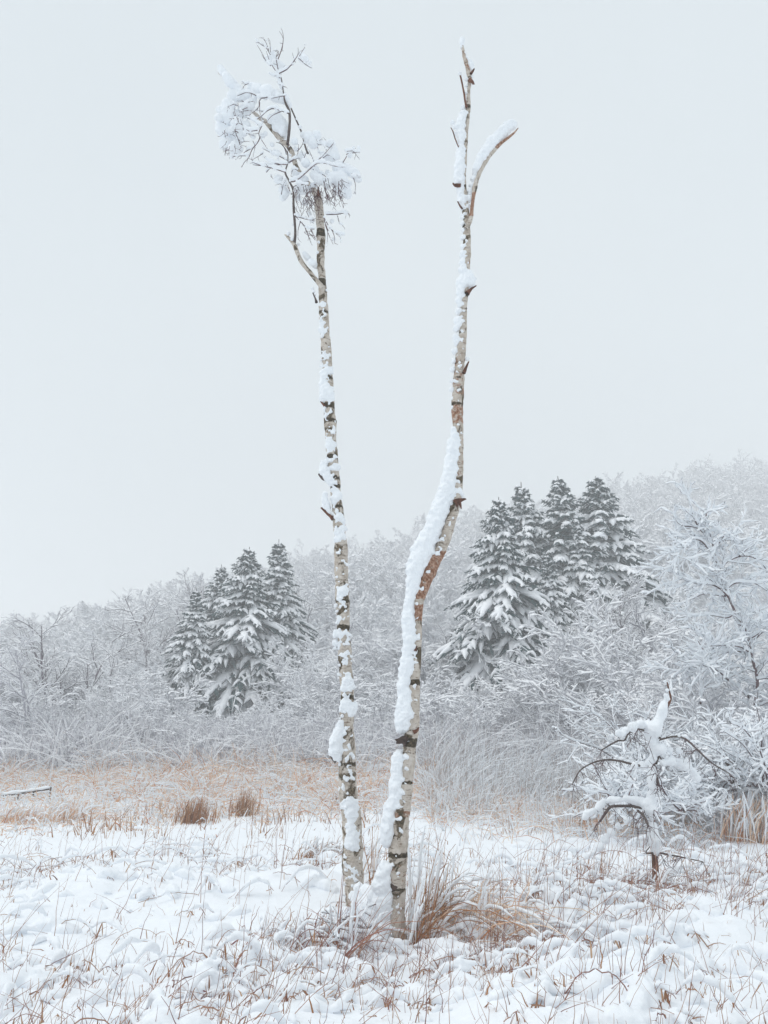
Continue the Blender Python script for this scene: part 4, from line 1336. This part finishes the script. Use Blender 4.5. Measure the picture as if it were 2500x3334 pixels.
SS = [(975, 150, 22), (960, 140, 14), (978, 200, 18), (968, 240, 28), (985, 260, 20), (1015, 250, 12), (960, 290, 36), (948, 330, 44), (935, 380, 50), (915, 420, 56), (895, 460, 60), (880, 505, 56), (850, 440, 50), (800, 430, 44), (750, 450, 38), (700, 470, 32), (650, 490, 28), (610, 510, 22), (690, 500, 26), (580, 560, 18), (880, 560, 42), (885, 610, 42), (940, 600, 44), (1000, 605, 36),
      (1060, 612, 26), (880, 660, 40), (860, 700, 42), (810, 710, 40), (760, 710, 34), (720, 690, 28), (680, 665, 20), (640, 655, 18), (600, 655, 15), (550, 660, 14), (500, 675, 13), (450, 695, 12), (410, 722, 11), (375, 760, 9), (880, 740, 44), (875, 800, 40), (872, 850, 38), (960, 690, 40), (1010, 680, 40), (1060, 695, 44), (1110, 710, 46), (1150, 750, 44), (1180, 800, 34), (875, 900, 42), (870, 950, 46),
      (850, 990, 48), (800, 960, 42), (750, 945, 36), (700, 935, 36), (650, 940, 36), (600, 945, 36), (555, 955, 36), (520, 990, 36), (480, 1020, 36), (440, 1035, 34), (420, 1060, 26), (880, 1010, 40), (878, 1060, 34), (880, 1110, 36), (885, 1160, 44), (892, 1210, 50), (895, 1260, 46), (900, 1290, 32), (860, 1160, 24), (1020, 1505 - 1000, 15), (960, 515, 15), (1060, 510, 14), (1110, 530, 14), (1160, 570, 12), (1210, 610, 12),
      (700, 1080, 34), (650, 1120, 34), (600, 1160, 36), (560, 1210, 36), (520, 1260, 34), (480, 1300, 32), (440, 1320, 30), (760, 1040, 24), (1000, 1310, 22), (1060, 1340, 26), (1120, 1330, 26), (1180, 1340, 24), (1230, 1360, 20), (900, 520, 48), (560, 880, 10)]
sc_, sr_ = [], []
for (x, y, r_) in crop(SS, *c8):
    w = at(x, y, YS - 0.02 + rq.normal() * 0.04)
    sc_.append(w.tolist())
    sr_.append(px2r(r_, w) * rq.uniform(0.62, 0.95))
objsS.append(remesh_blobs("snow", sc_, sr_, 0.014, M['snow_fine'], sap, sub=5, dsp=0.35, seed=12, nscale=14))
stg = Geo()
snowC, snowR = [], []
rt = np.random.default_rng(3)
lines = []
for j in range(80):
    b_ = SB[rt.integers(0, 7)]
    p = b_[rt.integers(0, len(b_))]
    a = rt.uniform(0.6, 2.6)
    lines.append([(p[0], p[1]), (p[0] + math.cos(a) * 40, p[1] + math.sin(a) * 30), (p[0] + math.cos(a) * 70, p[1] + math.sin(a) * 80)])
put_twigs(stg, lines, YS - 0.05, c8, 0.007, 0.15, seed=31, children=3, clen=(60, 160))
objsS.append(tag(stg.build("twigs", M['twig'], sap), kind="stuff"))
recenter(sap, objsS)

# ================================================================ grass and reeds
def blades(G, X, Y_, H, lean, W, mi, rg, K=4, z0=-0.05, bend=0.6, ldir=None, tube=False, sides=3, droop=0.0, zadd=None):
    n = len(X)
    az = rg.uniform(0, 2 * np.pi, n) if ldir is None else ldir + rg.normal(size=n) * 0.9
    s = np.linspace(0, 1, K)[None]
    hor = (lean[:, None] * s + bend * lean[:, None] * s ** 2) * H[:, None]
    z = ground(X, Y_)[:, None] + z0 + H[:, None] * (s - droop * s ** 3 * np.clip(lean, 0, 1.2)[:, None])
    P = np.stack([X[:, None] + np.cos(az)[:, None] * hor, Y_[:, None] + np.sin(az)[:, None] * hor, z], -1)
    P[:, 1:-1] += rg.normal(size=(n, K - 2, 3)) * 0.006
    taper = np.linspace(1, 0.25, K)[None]
    if tube:
        G.tubes(P, W[:, None] * taper, sides, mi=mi)
    else:
        G.ribbons(P, W[:, None] * taper, mi, rg)
    return P


rgg = np.random.default_rng(99)


def region(n, py_lo, py_hi, x_lo, x_hi, rg, Y_lo, Y_hi):
    Y_ = rg.uniform(Y_lo, Y_hi, n)
    px = rg.uniform(x_lo, x_hi, n)
    X = (px - 1250) / F * (Y_ * cP) * 1.02
    return X, Y_, px


# -- the tan belt behind the open snow
G = Geo()
n = 11500
X, Yb, px = region(n, 0, 0, -140, 1430, rgg, 13.6, 28.5)
edge = 16.6 + 1.9 * (vnoise(X * 0.45, Yb * 0 + 1, 4) - 0.5) + 1.6 * (vnoise(X * 1.7, Yb * 0 + 3, 5) - 0.5) - np.where(px < 600, 0.9, 0.0)
keep = rgg.random(n) < np.clip(1.05 - (edge - Yb) * 0.75, 0.02, 1) * np.clip(0.35 + 1.6 * vnoise(X * 1.3, Yb * 1.3, 15), 0.3, 1)
X, Yb = X[keep], Yb[keep]
n = len(X)
hgt = np.where(px[keep] < 330, 0.8, 1.0) * np.clip(0.18 + (Yb - 15.5) * 0.08, 0.12, 0.85) * rgg.uniform(0.4, 1.2, n) * (0.7 + 0.6 * vnoise(X * 0.9, Yb * 0.9, 16))
lean = np.abs(rgg.normal(size=n)) * 0.6 + 0.1
h2 = rgg.random(n) < 0.9
blades(G, X[h2], Yb[h2], hgt[h2], lean[h2], rgg.uniform(0.007, 0.016, h2.sum()), 0, rgg, 4, droop=0.6)
h3 = rgg.random(n) < 0.85
m_ = h3.sum()
blades(G, X[h3] + rgg.normal(size=m_) * 0.05, Yb[h3] - 0.03, hgt[h3] * rgg.uniform(0.8, 1.15, m_), np.abs(rgg.normal(size=m_)) * 0.75 + 0.15, rgg.uniform(0.011, 0.028, m_), 1, rgg, 4, tube=True, droop=0.8)
belt = G.build("tan_grass", [M['tan'], M['snow_fine']], smooth=True)
tag(belt, kind="stuff", label="belt of frosted tan marsh grass across the middle distance")
# -- orange tufts at its front edge
G = Geo()
n = 2400
X, Yb, px = region(n, 0, 0, -50, 2350, rgg, 13.5, 18.2)
k = (vnoise(X * 1.5, Yb * 1.2, 14) > 0.62)
X, Yb = X[k], Yb[k]
blades(G, X, Yb, rgg.uniform(0.12, 0.42, len(X)), np.abs(rgg.normal(size=len(X))) * 0.3, rgg.uniform(0.005, 0.013, len(X)), 0, rgg, 4, droop=0.4)
tag(G.build("rust_grass", [M['orange']], smooth=True), kind="stuff", label="rust-coloured grass blades along the front of the tan belt")

# -- fine frosted brush filling the foot of the thicket
G = Geo()
n = 8500
X, Yb, px = region(n, 0, 0, -150, 2650, rgg, 25.0, 34)
hgt = rgg.uniform(0.7, 2.2, n) * (0.6 + 0.8 * vnoise(X * 0.5, Yb * 0.5, 44))
blades(G, X, Yb, hgt, np.abs(rgg.normal(size=n)) * 0.45 + 0.05, rgg.uniform(0.005, 0.010, n), 0, rgg, 5, tube=True, droop=0.4)
blades(G, X, Yb - 0.02, hgt, np.abs(rgg.normal(size=n)) * 0.55 + 0.1, rgg.uniform(0.014, 0.036, n), 1, rgg, 5, tube=True, droop=0.6)
tag(G.build("frosted_brush", [M['mid_twig'], M['snow_far']], smooth=True), kind="stuff", label="fine frosted brush behind the grass at the foot of the thicket")

# -- tall grey-white reeds, centre right
G = Geo()
n = 5600
X, Yb, px = region(n, 0, 0, 1370, 2620, rgg, 16.4, 27)
clump = vnoise(X * 1.1, Yb * 1.1, 51)
keep = rgg.random(n) < np.clip(clump * 2.0 - 0.15, 0.12, 1)
X, Yb, px, clump = X[keep], Yb[keep], px[keep], clump[keep]
n = len(X)
hgt = np.clip(0.35 + (Yb - 16.5) * 0.17, 0.25, 1.9) * rgg.uniform(0.4, 1.1, n) * (0.65 + 0.55 * clump)
hgt *= np.where(px > 2000, 0.8, 1.0)
ld = (vnoise(X * 0.8, Yb * 0.8, 52) - 0.45) * 5.0
blades(G, X, Yb, hgt, np.abs(rgg.normal(size=n)) * 0.38, rgg.uniform(0.003, 0.0065, n), 0, rgg, 4, tube=True, droop=0.25, ldir=ld)
h2 = rgg.random(n) < 0.85
blades(G, X[h2] + 0.02, Yb[h2] - 0.02, hgt[h2], np.abs(rgg.normal(size=h2.sum())) * 0.5 + 0.05, rgg.uniform(0.010, 0.024, h2.sum()), 1, rgg, 4, tube=True, droop=0.45, ldir=ld[h2])
nb = 11000
Xb, Yb2, pxb = region(nb, 0, 0, 1380, 2620, rgg, 12.6, 22)
kb = rgg.random(nb) < np.clip(0.2 + (Yb2 - 15.2 + np.clip((pxb - 1600) / 300, 0, 1) * 2.2) * 0.6, 0.04, 1) * np.clip(0.3 + 1.3 * vnoise(Xb * 1.2, Yb2 * 1.2, 53), 0, 1)
Xb, Yb2 = Xb[kb], Yb2[kb]
nb = len(Xb)
blades(G, Xb, Yb2, rgg.uniform(0.15, 0.5, nb), np.abs(rgg.normal(size=nb)) * 0.7, rgg.uniform(0.004, 0.009, nb), 2, rgg, 4, droop=0.7)
blades(G, Xb, Yb2, rgg.uniform(0.15, 0.55, nb), np.abs(rgg.normal(size=nb)) * 0.9, rgg.uniform(0.008, 0.020, nb), 1, rgg, 4, tube=True, droop=0.9)
tag(G.build("reeds", [M['reed'], M['snow_fine'], M['tan']], smooth=True), kind="stuff", label="tall frosted reeds right of the snags")

# -- foreground: bent stalks, arcs carrying snow, rust leaves
G = Geo()
GS = Geo()


def fg_density(X, Y_):
    """denser right of the snag feet and under the sapling"""
    d = 0.21 + 0.95 * np.clip(fbm(X * 0.7, Y_ * 0.7, 2, 61) - 0.44, 0, 1) * 3.2
    for (cx, cy_, rx, ry, a) in ((0.85, 7.3, 0.9, 1.0, 1.2), (1.6, 7.0, 0.9, 0.7, 1.0), (2.9, 9.0, 1.2, 1.2, 0.8), (-0.45, 6.2, 0.8, 0.7, 0.8), (2.3, 8.2, 1.2, 1.0, 0.6), (4.5, 9.5, 2.0, 2.0, 0.4)):
        d = d + a * np.exp(-((X - cx) / rx) ** 2 - ((Y_ - cy_) / ry) ** 2)
    return d * np.clip((15.5 - Y_) / 5, 0.25, 1)


def fg_points(n, rg, ymin=3.9, ymax=15.5, p=0.6):
    Y_ = np.exp(rg.uniform(math.log(ymin), math.log(ymax), n * 6))
    X = rg.uniform(-0.56, 0.56, n * 6) * (Y_ + 0.6)
    k = rg.random(n * 6) < fg_density(X, Y_) * p
    X, Y_ = X[k][:n], Y_[k][:n]
    return X, Y_


# long thin upright stalks, mostly leaning right
X, Yb = fg_points(1150, rgg, p=0.6)
n = len(X)
blades(G, X, Yb, rgg.uniform(0.12, 0.75, n) * np.clip(Yb / 8, 0.6, 1.1), np.abs(rgg.normal(size=n)) * 0.42, rgg.uniform(0.0020, 0.0042, n), 0, rgg, 6, tube=True, bend=0.3, ldir=0.2)
# short straws
X, Yb = fg_points(3600, rgg)
n = len(X)
blades(G, X, Yb, rgg.uniform(0.05, 0.24, n), np.abs(rgg.normal(size=n)) * 0.8, rgg.uniform(0.0018, 0.0038, n), 0, rgg, 5, tube=True, bend=0.4)
# short broad leaves, rust coloured, often hanging
X, Yb = fg_points(2600, rgg)
n = len(X)
blades(G, X, Yb, rgg.uniform(0.05, 0.20, n), np.abs(rgg.normal(size=n)) * 0.5, rgg.uniform(0.003, 0.009, n), 1, rgg, 5, droop=0.9)


def arcs(n, rg, ymin, ymax, smin, smax):
    X, Yb = fg_points(n, rg, ymin, ymax)
    n = len(X)
    az = np.where(rg.random(n) < 0.6, rg.normal(size=n) * 0.6, math.pi + rg.normal(size=n) * 0.7)
    span = rg.uniform(smin, smax, n) * np.clip(Yb / 8, 0.7, 1.2)
    hh = span * rg.uniform(0.10, 0.42, n)
    K = 12
    s = np.linspace(0, 1, K)[None]
    P = np.stack([X[:, None] + np.cos(az)[:, None] * span[:, None] * s, Yb[:, None] + np.sin(az)[:, None] * span[:, None] * s, 0 * s + 0 * X[:, None]], -1)
    P[..., 2] = ground(P[..., 0], P[..., 1]) * 0.6 + ground(X, Yb)[:, None] * 0.4 - 0.012 + hh[:, None] * np.sin(np.clip(s * rg.uniform(0.75, 1.05, (n, 1)), 0, 1) * np.pi) ** 0.9
    P[:, 1:-1] += rg.normal(size=(n, K - 2, 3)) * 0.004
    return P, s


P, s = arcs(900, rgg, 3.9, 16, 0.12, 0.6)
sel = rgg.random(len(P)) < 0.8
keepa = sel | (rgg.random(len(P)) < 0.4)
P = P[keepa]
sel = sel[keepa]
n, K = P.shape[:2]
G.tubes(P, np.full((n, K), 1) * rgg.uniform(0.0018, 0.0038, (n, 1)), 3, mi=0)
sr = rgg.uniform(0.008, 0.034, (sel.sum(), 1)) * np.sin(np.clip(s * 0.92 + 0.06, 0, 1) * np.pi) ** 0.6 * rgg.uniform(0.7, 1.35, (sel.sum(), K))
Ps = P[sel].copy()
Ps[..., 2] += sr * 0.55
C1, R1 = Ps.reshape(-1, 3), sr.reshape(-1)
mid = (Ps[:, 1:] + Ps[:, :-1]) / 2
C1 = np.concatenate([C1, mid.reshape(-1, 3)])
R1 = np.concatenate([R1, ((sr[:, 1:] + sr[:, :-1]) / 2).reshape(-1)])
# loose snow heaps and low bridges of snow caught on grass
X, Yb = fg_points(1000, rgg, 3.8, 13)
m = len(X)
sz = 0.014 + 0.085 * rgg.random(m) ** 2.5
az = rgg.normal(size=m) * 0.7
for q_ in (-1.2, -0.6, 0, 0.6, 1.2):
    xx, yy = X + np.cos(az) * sz * q_, Yb + np.sin(az) * sz * q_
    C1 = np.concatenate([C1, np.stack([xx, yy, ground(xx, yy) + sz * (0.15 - 0.18 * q_ * q_) + 0.01], -1)])
    R1 = np.concatenate([R1, sz * (1 - 0.2 * abs(q_))])
ICO2_keep = ICO2
ICO2 = ICO
so = remesh_blobs("snow_on_grass", C1, R1, 0.0125, M['snow'], None, sub=0, dsp=0.25, seed=8, nscale=12, smooth_it=4, chain=0)
ICO2 = ICO2_keep
tag(so, kind="stuff", label="snow caught on the bent foreground grass")
# blades hanging from the arcs
nh = 2200
hang = rgg.choice(n, nh)
kk = rgg.integers(2, 10, nh)
A = P[hang, kk]
Lh = rgg.uniform(0.04, 0.15, nh)
s4 = np.linspace(0, 1, 4)[None]
Q = A[:, None, :] + np.stack([rgg.normal(size=(nh, 1)) * 0.35 * Lh[:, None] * s4, rgg.normal(size=(nh, 1)) * 0.3 * Lh[:, None] * s4, -Lh[:, None] * s4], -1)
G.ribbons(Q, rgg.uniform(0.0025, 0.007, (nh, 1)) * np.array([0.5, 1, 0.9, 0.15])[None], 1, rgg)
tag(G.build("dry_grass", [M['stalk'], M['orange']], smooth=True), kind="stuff", label="bent reddish grass stalks poking through the foreground snow")


# -- individual tussocks and reed clumps
def tussock(name, label, cat, px, py, Y, wpx, hpx, n, mat, snow=True, lean=0.3, seed=0, drp=0.6, group="tussocks of dead grass", width=(0.003, 0.008), ldir=0.3, cap=1.0):
    rgl = np.random.default_rng(seed)
    w = at(px, py, Y)
    zc = Y * cP + (w[2] - CAMZ) * sP
    wd, ht = wpx * zc / F, hpx * zc / F
    X = w[0] + rgl.normal(size=n) * wd * 0.3
    Y_ = w[1] + rgl.normal(size=n) * min(wd, 0.5) * 0.3
    g, gs = Geo(), Geo()
    H = ht * rgl.uniform(0.5, 1.1, n)
    P = blades(g, X, Y_, H, np.abs(rgl.normal(size=n)) * lean + 0.03, rgl.uniform(*width, n), 0, rgl, 7, droop=drp, ldir=ldir)
    root = thing(name, label, cat, (w[0], w[1], gz(w[0], w[1])), group)
    os_ = [tag(g.build("blades", [mat], root, True), kind="stuff")]
    if snow:
        Q = P[rgl.random(n) < (0.18 if name == 'reed_tussock' else 0.33)]
        sr = rgl.uniform(0.006, 0.016, (len(Q), 1)) * np.array([0.1, 0.4, 0.8, 1.1, 1.2, 1.0, 0.4])[None] * cap
        gs.tubes(Q, sr, 6, up=0.9, lump=0.15, rg=rgl)
        os_.append(tag(gs.build("snow", [M['snow_fine']], root, True), kind="stuff"))
    recenter(root, os_)
    return root


TUS = [("reed_tussock", "thin brown reeds leaning out in front of the gap between the two snags", 1130, 3010, 6.7, 150, 230, 45, M['stalk'], 0.5, 0.6),
       ("reed_tussock", "bent brown reeds between the two snags behind their snow bank", 1215, 2850, 8.8, 90, 230, 40, M['orange'], 0.5, 0.9),
       ("grass_tussock", "frosted tan grass in front of the fence at the far left edge", 60, 2640, 16.4, 330, 75, 260, M['tan'], 0.6, 0.9),
       ("grass_tussock", "tan grass clump at the right end of the low fence", 225, 2630, 16.8, 160, 85, 160, M['tan'], 0.5, 0.8),
       ("reed_tussock", "drooping rust-brown reed leaves just right of the right snag's foot", 1380, 2960, 7.5, 110, 330, 110, M['orange'], 0.6, 1.1),
       ("reed_tussock", "tangled brown reeds bent over right of the snags near the ground", 1530, 2980, 7.4, 300, 230, 150, M['tan'], 0.7, 1.0),
       ("reed_tussock", "reed leaf cluster hanging beside the right snag at knee height", 1345, 2990, 7.1, 80, 230, 60, M['orange'], 0.5, 1.0),
       ("grass_tussock", "snow-draped grass tussock in front of the left snag's foot", 960, 2990, 7.0, 260, 150, 150, M['stalk'], 0.9, 1.4),
       ("grass_tussock", "small dark grass mound behind the left snag's foot on its left", 1040, 2745, 11.3, 170, 95, 260, M['orange'], 1.0, 1.5),
       ("grass_tussock", "low brown mat of grass under snow just left of the left snag", 1030, 2800, 10.2, 130, 65, 170, M['orange'], 1.2, 1.5),
       ("grass_tussock", "dark rust tuft standing in the left half of the tan belt", 630, 2640, 16.5, 90, 80, 260, M['orange'], 0.12, 0.3),
       ("grass_tussock", "orange tuft in the tan belt left of the left snag", 790, 2625, 17.2, 70, 90, 160, M['orange'], 0.15, 0.3),
       ("grass_tussock", "brown grass clump under the bowed sapling's middle arm", 1960, 2580, 15.0, 230, 110, 320, M['orange'], 0.3, 0.6),
       ("grass_tussock", "tall brown grass at the right edge beside the dark stump", 2455, 2560, 12.8, 190, 160, 420, M['tan'], 0.25, 0.4),
       ("reed_tussock", "pair of rusty seed heads left of the bowed sapling's foot", 1945, 2790, 9.6, 40, 140, 16, M['orange'], 0.12, 0.1),
       ("grass_tussock", "grass clump arching over snow at the bowed sapling's foot", 2080, 2900, 8.8, 260, 150, 130, M['stalk'], 0.8, 1.2),
       ("grass_tussock", "hollow grass tussock with dark underside right of centre near the bottom", 1760, 2990, 6.9, 260, 110, 150, M['stalk'], 1.0, 1.4),
       ("grass_tussock", "bent tussock with dark gaps at the bottom left of centre", 640, 3150, 5.7, 300, 110, 90, M['stalk'], 1.0, 1.4)]
for k_, (nm, lab, px, py, Y, wp, hp, n, mt, ln, dr) in enumerate(TUS):
    tussock(nm, lab, "grass clump", px, py, Y, wp, hp, n, mt, lean=ln, seed=300 + k_, snow=not (mt is M['orange'] and 16 < Y < 18), drp=dr, width=(0.003, 0.008) if Y < 12 else (0.005, 0.012))

# ================================================================ little brush at the snag's foot, stump, fence
rb_ = np.random.default_rng(17)
c5 = (1000, 1900, .565)
lines = crop([(300, 1960), (340, 1990)], *c5)
LB = [[(400, 2000), (330, 1985), (270, 1975), (215, 1950)], [(390, 1960), (340, 1990), (280, 1960), (230, 1940)], [(350, 1985), (310, 1930), (240, 1915)], [(300, 1945), (280, 1900), (220, 1925)], [(390, 2010), (300, 2010), (180, 1985)], [(350, 2030), (240, 1990), (160, 2000)],
      [(300, 2060), (260, 2010), (200, 2000)], [(320, 2100), (280, 2040), (210, 2000)], [(200, 2080), (150, 2040), (60, 2030)]]
skeleton_tree("low_brush", "small purple-twigged brush in the snow at the left snag's foot", "brush", [crop(l, *c5) for l in LB], 6.9, ([0.005] * 9, list(rb_.normal(size=9) * 0.12)), 0.009, 90,
              dict(dens=0.5, len=0.16, levels=[dict(K=4, wander=0.2, bias=0.02, n=3, angle=40, lr=0.6, rr=0.8, t0=0.2), dict(K=3, wander=0.2, bias=0, n=0)]), [M['twig'], M['snow_fine']])

Yst = 13.2
st = thing("broken_stump", "short dark rotten stump leaning left among the shrubs on the right", "stump", tuple(at(2385, 2540, Yst)))
o1 = limb("stump_wood", [(2392, 2560, 15), (2388, 2520, 14), (2378, 2490, 13), (2368, 2468, 12), (2360, 2458, 8)], Yst, st, M['rotten'], 12, seed=77, knob=0.3)
w = [at(2378, 2462, Yst), at(2390, 2470, Yst), at(2400, 2490, Yst + .05), at(2366, 2452, Yst)]
o2 = remesh_blobs("snow", w, [0.06, 0.06, 0.06, 0.045], 0.02, M['snow_fine'], st, seed=5)
recenter(st, [o1, o2])

Yf = 19.6
fz = at(0, 2575, Yf)
fence = thing("wooden_fence", "low dark post-and-rail fence capped with snow at the left edge", "fence", tuple(at(60, 2610, Yf)))
objsF = []
fp = [(-160, 2604), (8, 2588), (60, 2582), (110, 2574), (165, 2566)]
ztop = []
for (px, py) in fp:
    wtop = at(px, py, Yf)
    zb = gz(wtop[0], Yf) - 0.1
    g = Geo()
    g.tubes(np.array([[[wtop[0], Yf, zb], [wtop[0], Yf, wtop[2] + 0.02]]]), np.array([[0.022, 0.02]]), 4, cap=True)
    objsF.append(g.build("post", [M['rotten']], fence, False))
    ztop.append(wtop)
for off in (0.0,):
    g = Geo()
    W = np.array([(p[0], p[1] - 0.08, p[2] + off - 0.02) for p in ztop])
    g.tubes(W[None], np.full((1, len(W)), 0.016), 4, cap=True)
    objsF.append(g.build("rail", [M['rotten']], fence, False))
g = Geo()
S = resample(np.c_[np.array([(p[0], p[1] - 0.05, p[2] + 0.02) for p in ztop]), np.full(5, 0.042)], 0.10)
g.tubes(S[None, :, :3], S[None, :, 3] * rb_.uniform(0.5, 1.35, len(S)), 8, lump=0.25, rg=rb_)
objsF.append(g.build("snow", [M['snow_fine']], fence, True))
recenter(fence, objsF)

# ================================================================ falling-snow haze
hz = Geo()
x0, x1, y0, y1, z0_, z1_ = -420, 420, -60, 480, -25, 78
Vb = np.array([(x, y, z) for x in (x0, x1) for y in (y0, y1) for z in (z0_, z1_)], float)
Fb = np.array([(0, 1, 3, 2), (4, 6, 7, 5), (0, 4, 5, 1), (2, 3, 7, 6), (0, 2, 6, 4), (1, 5, 7, 3)])
mz = bpy.data.materials.new("haze")
mz.use_nodes = True
t = mz.node_tree
t.nodes.clear()
oo = t.nodes.new("ShaderNodeOutputMaterial")
pv = t.nodes.new("ShaderNodeVolumePrincipled")
pv.inputs['Density'].default_value = HAZE
pv.inputs['Color'].default_value = (0.985, 0.985, 0.985, 1)
t.links.new(pv.outputs[0], oo.inputs['Volume'])
hm = mesh_np("haze", Vb, [(Fb, 0)], mz, False)
ho = link(bpy.data.objects.new("haze", hm))
tag(ho, kind="stuff")
